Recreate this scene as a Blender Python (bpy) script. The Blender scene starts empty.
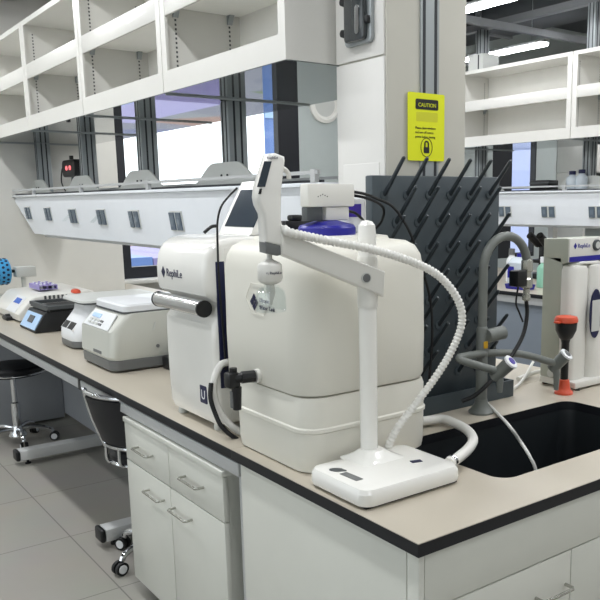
import bpy, bmesh, math, random
from mathutils import Vector, Matrix
random.seed(4)
S = bpy.context.scene
COL = S.collection
PI = math.pi

# ------------------------------------------------------------------ camera
YAW, PIT, ROL, FPX, CX, CY = 0.659256313, 0.1835736, -0.00985642, 783.090438, 370.438243, 345.945730
CAM = Vector((-1.053, -1.191, 1.595))
_f = Vector((math.sin(YAW)*math.cos(PIT), math.cos(YAW)*math.cos(PIT), -math.sin(PIT)))
_r = Vector((math.cos(YAW), -math.sin(YAW), 0))
_u = _r.cross(_f)
_r, _u = _r*math.cos(ROL)+_u*math.sin(ROL), -_r*math.sin(ROL)+_u*math.cos(ROL)
cd = bpy.data.cameras.new('camera')
cam = bpy.data.objects.new('camera', cd); COL.objects.link(cam)
cam.matrix_world = Matrix(((_r.x, _u.x, -_f.x, CAM.x), (_r.y, _u.y, -_f.y, CAM.y), (_r.z, _u.z, -_f.z, CAM.z), (0, 0, 0, 1)))
cd.sensor_width = 36; cd.lens = FPX/600*36
cd.shift_x = (300-CX)/600; cd.shift_y = (CY-300)/600
cd.clip_start = .05
S.camera = cam

def at(x, y, ax, val):            # the point of a real plane (ax = val) seen at a spot of the photo
    d = _f+_r*((x-CX)/FPX)-_u*((y-CY)/FPX)
    return CAM+d*((val-CAM[ax])/d[ax])

# ------------------------------------------------------------------ materials
def lin(c):
    return tuple((v/255/12.92 if v/255 <= .04045 else ((v/255+.055)/1.055)**2.4) for v in c)
def mat(name, rgb, rough=.5, metal=0, var=.03, scale=9, coat=0, trans=0, ior=1.45, bump=0, spec=None):
    m = bpy.data.materials.new(name); m.use_nodes = True
    nt = m.node_tree; b = nt.nodes['Principled BSDF']
    c = lin(rgb)
    tc = nt.nodes.new('ShaderNodeTexCoord'); nz = nt.nodes.new('ShaderNodeTexNoise')
    nz.inputs['Scale'].default_value = scale; nz.inputs['Detail'].default_value = 3
    nt.links.new(tc.outputs['Object'], nz.inputs['Vector'])
    mx = nt.nodes.new('ShaderNodeMix'); mx.data_type = 'RGBA'
    mx.inputs[6].default_value = (*[v*(1-var) for v in c], 1); mx.inputs[7].default_value = (*[min(1, v*(1+var)) for v in c], 1)
    nt.links.new(nz.outputs[0], mx.inputs[0]); nt.links.new(mx.outputs[2], b.inputs['Base Color'])
    b.inputs['Roughness'].default_value = rough; b.inputs['Metallic'].default_value = metal
    b.inputs['Coat Weight'].default_value = coat
    b.inputs['Transmission Weight'].default_value = trans; b.inputs['IOR'].default_value = ior
    if spec is not None: b.inputs['Specular IOR Level'].default_value = spec
    if bump:
        bp = nt.nodes.new('ShaderNodeBump'); bp.inputs['Strength'].default_value = bump; bp.inputs['Distance'].default_value = .002
        n2 = nt.nodes.new('ShaderNodeTexNoise'); n2.inputs['Scale'].default_value = 160
        nt.links.new(tc.outputs['Object'], n2.inputs['Vector'])
        nt.links.new(n2.outputs[0], bp.inputs['Height']); nt.links.new(bp.outputs[0], b.inputs['Normal'])
    return m
def emit(name, rgb, s):
    m = bpy.data.materials.new(name); m.use_nodes = True
    b = m.node_tree.nodes['Principled BSDF']
    b.inputs['Base Color'].default_value = (.8, .8, .8, 1)
    b.inputs['Emission Color'].default_value = (*lin(rgb), 1); b.inputs['Emission Strength'].default_value = s
    return m
M = dict(
    cab=mat('white_lacquer', (214, 213, 208), .3, coat=.2), cabin=mat('white_board', (250, 249, 244), .5), base=mat('base_cabinet_laminate', (210, 211, 203), .3, coat=.2), cbeige=mat('beige_grey_casing', (192, 193, 185), .4),
    steel_under=mat('polished_underside', (150, 156, 156), .015, .8, var=.0),
    wall=mat('wall_paint', (208, 207, 201), .7), greywall=mat('grey_wall_paint', (176, 184, 183), .7),
    column=mat('column_paint', (198, 196, 186), .55), colwhite=mat('white_cladding', (214, 213, 209), .4),
    alu=mat('brushed_aluminium', (160, 166, 168), .4, .35), groove=mat('groove_shadow_gap', (44, 47, 52), .6),
    apron=mat('painted_steel', (190, 192, 193), .4, .3), legs=mat('grey_steel', (200, 201, 200), .45, .2),
    top=mat('counter_laminate', (186, 178, 163), .32, var=.02), edge=mat('black_core', (14, 17, 23), .5),
    sink=mat('black_epoxy', (30, 34, 37), .4), panelwhite=mat('spine_panel', (224, 228, 233), .25, coat=.3),
    plastic=mat('white_plastic', (218, 217, 211), .35, coat=.15), poly=mat('moulded_polyethylene', (219, 217, 207), .42, var=.015, scale=4),
    gloss=mat('glossy_white', (232, 231, 226), .2, coat=.4), cool=mat('cool_white', (226, 228, 230), .35, coat=.2),
    black=mat('black_plastic', (22, 23, 25), .4), rubber=mat('black_rubber', (20, 21, 23), .5),
    navy=mat('navy_plastic', (24, 28, 66), .4), ink=mat('navy_ink', (22, 24, 62), .5), blackink=mat('black_ink', (25, 25, 28), .6),
    blue=mat('royal_blue', (36, 34, 140), .35), purple=mat('violet_label', (62, 44, 150), .4),
    screen=mat('screen_glass', (38, 50, 62), .12, coat=.5), chrome=mat('chrome', (215, 217, 220), .12, 1),
    grey=mat('mid_grey_plastic', (104, 106, 106), .45), dgrey=mat('dark_grey_plastic', (72, 76, 78), .45),
    rack=mat('rack_polypropylene', (66, 75, 80), .45, bump=.1), peg=mat('peg_plastic', (48, 55, 60), .42),
    faucet=mat('grey_coated_brass', (112, 116, 112), .38), hosew=mat('white_hose', (226, 225, 220), .4),
    lime=mat('yellow_card', (226, 232, 22), .5), limed=mat('yellow_print', (205, 206, 40), .5),
    orange=mat('orange_plastic', (206, 82, 54), .4), roside=mat('beige_grey_panel', (170, 174, 162), .45),
    lightgrey=mat('light_grey_plastic', (196, 198, 194), .4), frame=mat('window_frame_black', (30, 32, 38), .4),
    dark=mat('ceiling_dark', (70, 73, 76), .8), beam=mat('ceiling_beam', (128, 130, 133), .5, .3),
    clear=mat('clear_acrylic', (240, 244, 246), .05, trans=.92, ior=1.3), glass=mat('window_glass', (245, 250, 252), .02, trans=1, ior=1.01),
    cover=mat('grey_cover', (112, 124, 136), .2, coat=.4), smoke=mat('smoked_cover', (52, 56, 58), .15, coat=.5), socket=mat('socket_insert', (88, 100, 112), .4),
    lblue=mat('sky_blue_plastic', (70, 160, 214), .35), pblue=mat('pale_blue_panel', (176, 206, 238), .35),
    mblue=mat('display_blue', (50, 96, 190), .25), yellow=mat('yellow_sticker', (220, 170, 40), .5),
    leather=mat('black_leatherette', (20, 21, 26), .5, bump=.1), water=mat('bottle_plastic', (214, 224, 232), .25, trans=.25),
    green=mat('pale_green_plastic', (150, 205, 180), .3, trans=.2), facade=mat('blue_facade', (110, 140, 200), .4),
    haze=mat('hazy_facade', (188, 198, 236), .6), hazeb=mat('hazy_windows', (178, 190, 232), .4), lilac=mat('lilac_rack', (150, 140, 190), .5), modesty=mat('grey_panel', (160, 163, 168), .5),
    lamp=emit('led_diffuser', (250, 252, 255), 40.0), lampbody=mat('lamp_housing', (210, 212, 214), .4),
    brass=mat('nickel', (176, 176, 168), .25, .8), bluegrey=mat('blue_grey_panel', (128, 137, 148), .5),
)
for gm, gl_ in ((M['glass'], .05), (M['clear'], .07)):
  nt = gm.node_tree; nt.nodes.clear()
  out = nt.nodes.new('ShaderNodeOutputMaterial'); mxs = nt.nodes.new('ShaderNodeMixShader'); tb = nt.nodes.new('ShaderNodeBsdfTransparent')
  gb = nt.nodes.new('ShaderNodeBsdfGlossy'); gb.inputs['Roughness'].default_value = .02; mxs.inputs[0].default_value = gl_
  tb.inputs[0].default_value = (.96, .98, .98, 1)
  nt.links.new(tb.outputs[0], mxs.inputs[1]); nt.links.new(gb.outputs[0], mxs.inputs[2]); nt.links.new(mxs.outputs[0], out.inputs[0])
# tiled floor
fm = bpy.data.materials.new('floor_tiles'); fm.use_nodes = True
nt = fm.node_tree; b = nt.nodes['Principled BSDF']
tc = nt.nodes.new('ShaderNodeTexCoord'); mp = nt.nodes.new('ShaderNodeMapping'); br = nt.nodes.new('ShaderNodeTexBrick')
mp.inputs['Location'].default_value = (.02, -(1.888-.66*2)+.002, 0)
br.offset = 0; br.squash = 1
br.inputs['Scale'].default_value = 1; br.inputs['Brick Width'].default_value = 1.32; br.inputs['Row Height'].default_value = .66
br.inputs['Mortar Size'].default_value = .003; br.inputs['Mortar Smooth'].default_value = .1
br.inputs['Color1'].default_value = (*lin((160, 157, 149)), 1); br.inputs['Color2'].default_value = (*lin((158, 155, 147)), 1)
br.inputs['Mortar'].default_value = (*lin((116, 114, 109)), 1)
nz = nt.nodes.new('ShaderNodeTexNoise'); nz.inputs['Scale'].default_value = 3
mx = nt.nodes.new('ShaderNodeMix'); mx.data_type = 'RGBA'; mx.blend_type = 'MULTIPLY'; mx.inputs[0].default_value = .12
nt.links.new(tc.outputs['Object'], mp.inputs['Vector']); nt.links.new(mp.outputs[0], br.inputs['Vector'])
nt.links.new(tc.outputs['Object'], nz.inputs['Vector'])
nt.links.new(br.outputs['Color'], mx.inputs[6]); nt.links.new(nz.outputs[1], mx.inputs[7])
nt.links.new(mx.outputs[2], b.inputs['Base Color']); b.inputs['Roughness'].default_value = .5
M['floor'] = fm

# ------------------------------------------------------------------ mesh helpers
def rrect(x0, x1, y0, y1, r, n=6):
    pts = []
    for cx, cy, a in ((x1-r, y1-r, 0), (x0+r, y1-r, 90), (x0+r, y0+r, 180), (x1-r, y0+r, 270)):
        for i in range(n+1):
            t = math.radians(a+90*i/n); pts.append((cx+r*math.cos(t), cy+r*math.sin(t)))
    return pts
class MB:
    def __init__(s): s.bm = bmesh.new()
    def _bev(s, geom, w, seg):
        for f in geom: f.normal_update()
        es = list({e for f in geom for e in f.edges if len(e.link_faces) == 2 and e.calc_face_angle(0) > .5})
        if w > 0: bmesh.ops.bevel(s.bm, geom=es, offset=w, segments=seg, profile=.5, affect='EDGES', clamp_overlap=True)
    def box(s, x0, x1, y0, y1, z0, z1, bev=0, seg=2):
        v = [s.bm.verts.new(p) for p in ((x0, y0, z0), (x1, y0, z0), (x1, y1, z0), (x0, y1, z0), (x0, y0, z1), (x1, y0, z1), (x1, y1, z1), (x0, y1, z1))]
        fs = [s.bm.faces.new([v[i] for i in q]) for q in ((3, 2, 1, 0), (4, 5, 6, 7), (0, 1, 5, 4), (1, 2, 6, 5), (2, 3, 7, 6), (3, 0, 4, 7))]
        s._bev(fs, bev, seg); return s
    def prism(s, pts, ax, a, b, bev=0, seg=2):      # 2-D outline swept along axis ax; pts are the two other coordinates in order
        def P(p, t):
            return {0: (t, p[0], p[1]), 1: (p[0], t, p[1]), 2: (p[0], p[1], t)}[ax]
        A = [s.bm.verts.new(P(p, a)) for p in pts]; B = [s.bm.verts.new(P(p, b)) for p in pts]
        n = len(pts); fs = [s.bm.faces.new(A), s.bm.faces.new(B[::-1])]
        for i in range(n): fs.append(s.bm.faces.new((A[i], B[i], B[(i+1) % n], A[(i+1) % n])))
        bmesh.ops.recalc_face_normals(s.bm, faces=fs)
        if bev:
            es = list({e for f in fs[:2] for e in f.edges})
            bmesh.ops.bevel(s.bm, geom=es, offset=bev, segments=seg, profile=.5, affect='EDGES', clamp_overlap=True)
        return s
    def loft(s, loops, cap=True):
        L = [[s.bm.verts.new(p) for p in lp] for lp in loops]; n = len(L[0]); fs = []
        for k in range(len(L)-1):
            for i in range(n): fs.append(s.bm.faces.new((L[k][i], L[k][(i+1) % n], L[k+1][(i+1) % n], L[k+1][i])))
        if cap: fs += [s.bm.faces.new(L[0][::-1]), s.bm.faces.new(L[-1])]
        bmesh.ops.recalc_face_normals(s.bm, faces=fs)
        return s
    def rloft(s, x0, x1, y0, y1, r, prof, n=7):       # rounded-rectangle shell: prof = [(inset, z)]
        return s.loft([[(x, y, z) for x, y in rrect(x0+i, x1-i, y0+i, y1-i, max(.004, r-i*.6), n)] for i, z in prof])
    def tube(s, pts, r, n=10, close=False):
        pts = [Vector(p) for p in pts]; rs = r if isinstance(r, (list, tuple)) else [r]*len(pts)
        loops = []; N = len(pts); up = None
        for i, p in enumerate(pts):
            if close: t = pts[(i+1) % N]-pts[i-1]
            else: t = pts[min(i+1, N-1)]-pts[max(i-1, 0)]
            t.normalize()
            if up is None:
                up = Vector((0, 0, 1)) if abs(t.z) < .9 else Vector((1, 0, 0))
            a = (up-t*up.dot(t)).normalized(); c = t.cross(a); up = a
            loops.append([tuple(p+(a*math.cos(2*PI*k/n)+c*math.sin(2*PI*k/n))*rs[i]) for k in range(n)])
        if close:
            loops.append(loops[0]); return s.loft(loops, False)
        return s.loft(loops)
    def cyl(s, p0, p1, r, r1=None, n=20): return s.tube([p0, p1], [r, r if r1 is None else r1], n)
    def lathe(s, prof, c, n=24, d=(0, 0, 1)):         # prof = [(radius, height along d)]
        d = Vector(d).normalized(); c = Vector(c)
        a = Vector((1, 0, 0)) if abs(d.x) < .9 else Vector((0, 1, 0)); a = (a-d*a.dot(d)).normalized(); e = d.cross(a)
        return s.loft([[tuple(c+d*h+(a*math.cos(2*PI*k/n)+e*math.sin(2*PI*k/n))*max(r, .0004)) for k in range(n)] for r, h in prof])
    def build(s, name, m, parent=None, sharp=32):
        bm = s.bm; bm.normal_update()
        for e in bm.edges: e.smooth = not (len(e.link_faces) == 2 and e.calc_face_angle(0) > math.radians(sharp))
        for f in bm.faces: f.smooth = True
        me = bpy.data.meshes.new(name); o = bpy.data.objects.new(name, me); COL.objects.link(o)
        if parent is None:
            xs = [v.co for v in bm.verts]
            org = Vector(((min(v.x for v in xs)+max(v.x for v in xs))/2, (min(v.y for v in xs)+max(v.y for v in xs))/2, min(v.z for v in xs)))
            o.location = org
        else:
            r = parent
            while r.parent: r = r.parent
            org = r.location; o.parent = parent
        bmesh.ops.translate(bm, verts=bm.verts, vec=-Vector(org))
        bm.to_mesh(me); bm.free(); me.materials.append(M[m] if isinstance(m, str) else m)
        return o
def thing(name, loc, label, cat, group=None):
    o = bpy.data.objects.new(name, None); COL.objects.link(o); o.location = loc; o.empty_display_size = .05
    return tag(o, label, cat, group)
def tag(o, label, cat, group=None, kind=None):
    o['label'] = label; o['category'] = cat
    if group: o['group'] = group
    if kind: o['kind'] = kind
    return o
def struct(o): o['kind'] = 'structure'; return o
def copy_tree(o, parent=None):
    c = o.copy(); COL.objects.link(c)
    if parent: c.parent = parent
    for ch in list(o.children): copy_tree(ch, c)
    return c
def box(name, m, parent, *a, bev=0, seg=2): return MB().box(*a, bev=bev, seg=seg).build(name, m, parent)
def smooth(pts, k=6):                                  # Catmull-Rom
    P = [Vector(p) for p in pts]; out = []
    for i in range(len(P)-1):
        a, b, c, d = P[max(i-1, 0)], P[i], P[i+1], P[min(i+2, len(P)-1)]
        for j in range(k):
            t = j/k
            out.append(.5*((2*b)+(c-a)*t+(2*a-5*b+4*c-d)*t*t+(3*b-a-3*c+d)*t**3))
    return out+[P[-1]]
def text(name, s, size, m, parent, o, ex, ey, depth=.0006, align='LEFT', sx=1):
    cu = bpy.data.curves.new(name, 'FONT'); cu.body = s; cu.size = size; cu.extrude = depth; cu.align_x = align; cu.resolution_u = 3
    t = bpy.data.objects.new(name, cu); COL.objects.link(t)
    dg = bpy.context.evaluated_depsgraph_get()
    me = bpy.data.meshes.new_from_object(t.evaluated_get(dg)); bpy.data.objects.remove(t)
    ex = Vector(ex).normalized(); ey = Vector(ey).normalized(); ez = ex.cross(ey); o = Vector(o)
    r = parent
    while r.parent: r = r.parent
    for v in me.vertices: v.co = o+ex*v.co.x*sx+ey*v.co.y+ez*v.co.z-r.location
    me.materials.clear(); me.materials.append(M[m])
    ob = bpy.data.objects.new(name, me); COL.objects.link(ob); ob.parent = parent
    return ob
def flat(pts, o, ex, ey, d=.001):                      # thin plate from an outline in the plane (ex, ey) at o
    ex = Vector(ex).normalized(); ey = Vector(ey).normalized(); ez = ex.cross(ey).normalized(); o = Vector(o)
    lo = [o+ex*x+ey*y for x, y in pts]; b = MB()
    return b.loft([[tuple(p-ez*d*.5) for p in lo], [tuple(p+ez*d) for p in lo]])
def logo(parent, o, ex, ey, h, m='ink'):               # diamond emblem of small lozenges + name
    k = h*.5; b = MB(); ex = Vector(ex).normalized(); ey = Vector(ey).normalized(); ez = ex.cross(ey)
    for dx, dy in ((0, .5), (0, -.5), (-.5, 0), (.5, 0)):
        q = k*.46
        c = Vector(o)+ex*(dx*k)*.8+ey*dy*k
        lo = [c+ex*q*.8, c+ey*q, c-ex*q*.8, c-ey*q]
        b.loft([[tuple(p-ez*.0004) for p in lo], [tuple(p+ez*.0008) for p in lo]])
    b.build('emblem', m, parent)
    text('brand_lettering', 'RephiLe', h*.95, m, parent, Vector(o)+ex*h*.62-ey*h*.32, ex, ey)

# ------------------------------------------------------------------ the room
Z0 = .85; XM = .82; W = 1.66; YE = 6.0; YP = 5.52
struct(box('floor', 'floor', None, -4, 10, -4.5, 6.3, -.1, 0)).location
bpy.data.objects['floor'].data.transform(Matrix.Translation(bpy.data.objects['floor'].location)); bpy.data.objects['floor'].location = (0, 0, 0)
struct(box('ceiling', 'dark', None, -4, 10, -4.5, 6.3, 3.9, 4.0))
w = MB(); w.box(-4.1, -4, -4.5, 6.3, 0, .8); w.box(-4.1, -4, -4.5, 6.3, 3.2, 3.9)
for y in (-4.5, -.9, 2.6, 6.1): w.box(-4.1, -4, y, y+.2, .8, 3.2)
struct(w.build('wall_left', 'wall'))
struct(box('wall_right', 'wall', None, 10, 10.1, -4.5, 6.3, 0, 3.9))
struct(box('wall_front', 'wall', None, -4, 10, -4.6, -4.5, 0, 3.9))
struct(MB().box(-4, 1.44, YP, 6.2, 0, 3.9).build('wall_pier', 'wall'))
WX0, WX1 = 1.5, 3.72
w = MB(); w.box(1.5, WX1, 6.2, 6.3, 0, .86); w.box(1.5, WX1, 6.2, 6.3, 3.0, 3.9)
struct(w.build('wall_back', 'wall'))
w = MB(); w.box(WX1, 6.75, 6.2, 6.3, 0, 3.9); w.box(7.62, 10, 6.2, 6.3, 0, 3.9); w.box(6.75, 7.62, 6.2, 6.3, 0, .8); w.box(6.75, 7.62, 6.2, 6.3, 3, 3.9)
struct(w.build('wall_back.001', 'greywall'))
struct(box('trim_1', 'wall', None, 1.5, WX1+.05, 6.0, 6.2, .84, .875, bev=.005))
def window(name, x0, x1, z0, z1, mull, fr=.1, lf=None, rf=None):
    lf = lf or fr; rf = rf or fr
    b = MB(); b.box(x0, x0+lf, 6.2, 6.29, z0, z1); b.box(x1-rf, x1, 6.2, 6.29, z0, z1); b.box(x0+lf, x1-rf, 6.2, 6.29, z0, z0+fr); b.box(x0+lf, x1-rf, 6.2, 6.29, z1-fr, z1)
    for m in mull: b.box(m-.03, m+.03, 6.21, 6.28, z0+fr, z1-fr)
    o = struct(b.build(name, 'frame'))
    box('window_pane', 'glass', o, x0+lf, x1-rf, 6.245, 6.25, z0+fr, z1-fr)
    return o
window('window_1', 1.5, WX1, .875, 3.0, [], .11, .27, .26)
window('window_2', 6.75, 7.62, .8, 3.0, [], .06, .38, .02)
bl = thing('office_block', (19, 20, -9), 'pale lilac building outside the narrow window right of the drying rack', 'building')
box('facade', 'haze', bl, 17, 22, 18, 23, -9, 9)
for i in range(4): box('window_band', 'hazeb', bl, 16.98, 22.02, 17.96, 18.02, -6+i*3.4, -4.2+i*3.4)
gd = bpy.data.materials.new('outside_ground'); gd.use_nodes = True; nt = gd.node_tree; pb_ = nt.nodes['Principled BSDF']
tc = nt.nodes.new('ShaderNodeTexCoord'); vo = nt.nodes.new('ShaderNodeTexVoronoi'); vo.inputs['Scale'].default_value = .09
rp = nt.nodes.new('ShaderNodeValToRGB'); rp.color_ramp.interpolation = 'CONSTANT'
for p_, c_ in ((.0, (118, 118, 130)), (.25, (92, 108, 70)), (.45, (146, 116, 106)), (.6, (98, 102, 134)), (.8, (128, 130, 136))):
    e = rp.color_ramp.elements[0] if p_ == 0 else rp.color_ramp.elements.new(p_)
    e.position = p_; e.color = (*lin(c_), 1)
sp_ = nt.nodes.new('ShaderNodeSeparateColor')
nt.links.new(tc.outputs['Object'], vo.inputs['Vector']); nt.links.new(vo.outputs['Color'], sp_.inputs[0]); nt.links.new(sp_.outputs[0], rp.inputs[0]); nt.links.new(rp.outputs[0], pb_.inputs['Base Color'])
pb_.inputs['Roughness'].default_value = .9; M['ground'] = gd
struct(MB().box(-400, 400, -300, 700, -9.4, -9).build('ground', 'ground'))
def side_window(name, y0, y1):
    b = MB()
    for y in (y0, (y0+y1)/2-.04, y1-.08): b.box(-4.09, -4.02, y, y+.08, .8, 3.2)
    for z in (.8, 3.12): b.box(-4.085, -4.025, y0+.08, y1-.08, z, z+.08)
    o = struct(b.build(name, 'frame'))
    box('window_pane', 'glass', o, -4.06, -4.055, y0+.08, y1-.08, .88, 3.12)
for i, (a, c) in enumerate(((-4.3, -.9), (-.7, 2.6), (2.8, 6.1))): side_window('window_%d' % (i+3), a, c)
def portal(loc, rot, sx, sy):
    l = bpy.data.lights.new('daylight_portal', 'AREA'); l.shape = 'RECTANGLE'; l.size = sx; l.size_y = sy; l.cycles.is_portal = True
    o = bpy.data.objects.new('daylight_portal', l); COL.objects.link(o); o.location = loc; o.rotation_euler = rot
for y in (-2.6, .95, 4.45): portal((-3.99, y, 2), (0, -PI/2, 0), 2.3, 3.3)
portal((2.56, 6.19, 1.94), (-PI/2, 0, 0), 1.7, 2)
# outside: daylight buildings far beyond the glass
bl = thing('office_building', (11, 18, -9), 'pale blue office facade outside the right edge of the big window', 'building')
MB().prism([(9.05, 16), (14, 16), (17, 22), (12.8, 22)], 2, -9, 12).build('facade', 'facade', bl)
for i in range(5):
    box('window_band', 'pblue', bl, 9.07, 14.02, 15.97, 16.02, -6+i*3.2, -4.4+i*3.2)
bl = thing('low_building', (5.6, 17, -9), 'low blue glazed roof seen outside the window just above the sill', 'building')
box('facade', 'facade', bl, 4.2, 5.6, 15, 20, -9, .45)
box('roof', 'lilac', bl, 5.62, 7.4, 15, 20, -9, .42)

# ceiling frame and lamps ------------------------------------------------
fr = thing('ceiling_frame', (2.5, 1, 3.16), 'grey aluminium grid of crossing rails hung below the dark ceiling', 'ceiling frame')
for x in (-2.9, XM, 3.76+XM, 8.3): box('long_rail', 'beam', fr, x-.035, x+.035, -4, 6.1, 3.16, 3.22)
for y in (-3.97, -.9, .65, 2.36, 3.96, 5.56): box('cross_rail', 'beam', fr, -3.5, 9.5, y-.025, y+.025, 3.10, 3.16)
for x in (-2.9, XM, 4.58, 8.3):
    for y in (-2.4, 1.5, 4.76): box('hanger_rod', 'alu', fr, x-.012, x+.012, y-.012, y+.012, 3.22, 3.9)
def duct(x, lab):
    d = MB().box(x-.25, x+.25, -4.4, 6.1, 3.45, 3.75, bev=.02).build('air_duct', 'dark'); tag(d, lab, 'duct')
    o = MB()
    for y in (-2.4, -.4, 1.6, 3.6, 5.4): o.box(x-.27, x+.27, y-.03, y+.03, 3.43, 3.9)
    o.build('duct_strap', 'beam', d)
duct(5.9, 'dark square ventilation duct under the ceiling, over the rear bench')
duct(3.0, 'dark square ventilation duct under the ceiling, over the aisle left of the rear bench')
LAMPZ = 3.12
def lamp(x, y0, y1, label):
    t = thing('ceiling_light', (x, (y0+y1)/2, LAMPZ), label, 'ceiling light', 'linear ceiling lights')
    MB().box(x-.045, x+.045, y0, y1, LAMPZ+.012, LAMPZ+.05, bev=.008).build('housing', 'lampbody', t)
    MB().rloft(x-.05, x+.05, y0, y1, .045, [(.006, LAMPZ-.012), (0, LAMPZ), (0, LAMPZ+.012)]).build('diffuser', 'lamp', t)
    for y in (y0+.2, y1-.2): MB().cyl((x, y, LAMPZ+.05), (x, y, 3.9), .004).build('hanger_wire', 'alu', t)
lamp(3.76, 2.60, 3.80, 'bright white linear light at the upper right edge of the column')
lamp(5.42, 4.23, 5.43, 'bright white linear light above the glossy boxes on the rear shelf unit')
lamp(5.42, 2.5, 3.70, 'white linear light in the top right corner, mostly behind the metal post')
def lamp_and_fill_light(x, y, e=62, ln=1.2):
    l = bpy.data.lights.new('lamp_and_fill_light', 'AREA'); l.shape = 'RECTANGLE'; l.size = .1; l.size_y = ln; l.energy = e; l.color = (.97, .985, 1)
    o = bpy.data.objects.new('lamp_and_fill_light', l); COL.objects.link(o); o.location = (x, y, LAMPZ)
ENERGY = 24
for y in (1.6, 3.2, 4.93): lamp_and_fill_light(-1.3, y, 14)  # unseen fill row added over the left aisle to brighten shelf interiors
for x in (-.3, 1.70, 2.72, 3.76, 5.42, 8.0):  # aisle row midway between the benches is added fill for the rear shelves
    for y in (-3.2, -1.6, 0, 1.6, 3.2, 4.93):
        if (x == 3.76 and y == 3.2) or (x == 5.42 and y in (3.2, 4.93)): continue
        lamp_and_fill_light(x, y, {-.3: 22, 1.70: 20, 2.72: 15, 3.76: 14, 5.42: 18}.get(x, ENERGY)*(.55 if y < -1 else 1))

# ------------------------------------------------------------------ benches
def handle(parent, p0, p1, out, m='apron'):
    p0 = Vector(p0); p1 = Vector(p1); o = Vector(out)
    d = (p1-p0).normalized()*.006
    return MB().tube([p0, p0+o*.8, p0+o+d, p1+o-d, p1+o*.8, p1], .0048, 10).build('handle', 'brass', parent)
# sink bench: worktop with a cut-out
def worktop_ring(z0, z1, name, m, parent, outer, inset=0):
    bm = bmesh.new()
    ox0, ox1, oy0, oy1 = outer
    A = [bm.verts.new((x, y, z1)) for x, y in ((ox0, oy0), (ox1, oy0), (ox1, oy1), (ox0, oy1))]
    B = [bm.verts.new((x, y, z1)) for x, y in rrect(.455-inset, 1.285+inset, .178-inset, .622+inset, .055, 8)]
    es = [bm.edges.new((A[i], A[(i+1) % 4])) for i in range(4)]+[bm.edges.new((B[i], B[(i+1) % len(B)])) for i in range(len(B))]
    bmesh.ops.triangle_fill(bm, edges=es, use_beauty=True, use_dissolve=False)
    for f in bm.faces:
        f.normal_update()
        if f.normal.z < 0: f.normal_flip()
    r = bmesh.ops.extrude_face_region(bm, geom=list(bm.faces))
    bmesh.ops.translate(bm, verts=[v for v in r['geom'] if isinstance(v, bmesh.types.BMVert)], vec=(0, 0, z0-z1))
    bmesh.ops.recalc_face_normals(bm, faces=bm.faces)
    mb = MB(); mb.bm = bm
    return mb.build(name, m, parent)
wt = thing('worktop', (.8, .4, .822), 'cream worktop with black edge around the black sink, nearest the camera', 'worktop')
worktop_ring(.818, .8485, 'core', 'edge', wt, (.015, W+.06, .022, .893))
worktop_ring(.8485, .85, 'surface', 'top', wt, (.0165, W+.0585, .0235, .893), 0)
# basin
sk = thing('sink', (.87, .4, .55), 'black rectangular sink basin let into the cream end worktop', 'sink')
s = MB()
r0 = lambda i: rrect(.455+i, 1.285-i, .178+i, .622-i, .055, 8)
s.loft([[(x, y, z) for x, y in r0(i)] for i, z in ((-.012, .52), (-.012, .8175), (-.002, .8175), (0, .80), (.006, .56), (.03, .54))])
s.build('basin', 'sink', sk)
MB().lathe([(.03, 0), (.03, .006), (.012, .006), (.01, .003)], (.87, .4, .54)).build('drain', 'dgrey', sk)
# base cabinet of the sink
cb = thing('sink_cabinet', (.85, .42, 0), 'white base cabinet under the sink worktop with panel end and drawer fronts', 'cabinet')
b = MB(); b.box(.045, .063, .06, .85, .08, .817); b.box(.045, W, .84, .855, .08, .817); b.box(W-.02, W, .055, .84, .08, .817); b.box(.063, W-.02, .06, .84, .08, .10)
b.build('carcass', 'base', cb)
box('plinth', 'dgrey', cb, .08, W-.05, .08, .77, 0, .08)
box('side_panel', 'base', cb, .027, .045, .078, .855, .02, .812, bev=.002)
box('corner_post', 'base', cb, .027, .045, .035, .075, .02, .815, bev=.002)
box('fascia', 'base', cb, .047, W, .036, .055, .672, .815, bev=.0015)
for x0, x1 in ((.047, .573), (.577, 1.1), (1.104, W)):
    d = box('drawer', 'base', cb, x0, x1, .036, .055, .40, .668, bev=.002)
    xh = x1-.08
    handle(d, (xh-.06, .036, .575), (xh+.06, .036, .575), (0, -.03, 0))
    box('door', 'base', cb, x0, x1, .036, .055, .10, .396, bev=.002)
# main worktop
def long_bench(xo, y0, y1, wl, fl, sgn=1):
    t = thing('worktop', (xo+W/2, (y0+y1)/2, .822), wl, 'worktop')
    box('core', 'edge', t, xo+.015, xo+W, y0, y1, .818, .8485, bev=.002)
    box('surface', 'top', t, xo+.0165, xo+W-.0015, y0, y1-.001, .8485, .85)
    return t
wt2 = long_bench(0, .8945, YP-.001, 'long cream worktop with black edge carrying the row of instruments', '')
box('window_end_core', 'edge', wt2, 1.442, W, YP-.001, 6.0, .818, .8485); box('window_end_surface', 'top', wt2, 1.4425, W-.0015, YP-.001, 5.999, .8485, .85)
bf = thing('bench_frame', (XM, 3.3, 0), 'grey steel bench frame with floor bars below the long worktop', 'bench frame')
ys = [.915, 2.33, 3.83, 5.33]
for y in ys:
    yb = y
    box('upright', 'legs', bf, .60, .68, yb-.03, yb+.03, .09, .817)
    f = box('foot_bar', 'legs', bf, .07, W-.05, yb-.045, yb+.045, .035, .095, bev=.004)
    for x0, x1 in ((.045, .07), (W-.05, W-.02)): box('end_cap', 'black', f, x0, x1, yb-.046, yb+.046, .033, .097, bev=.01, seg=3)
    for x in (.12, W-.12): MB().lathe([(.018, 0), (.018, .008), (.008, .01), (.008, .036)], (x, yb, 0)).build('levelling_foot', 'black', f)
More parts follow.
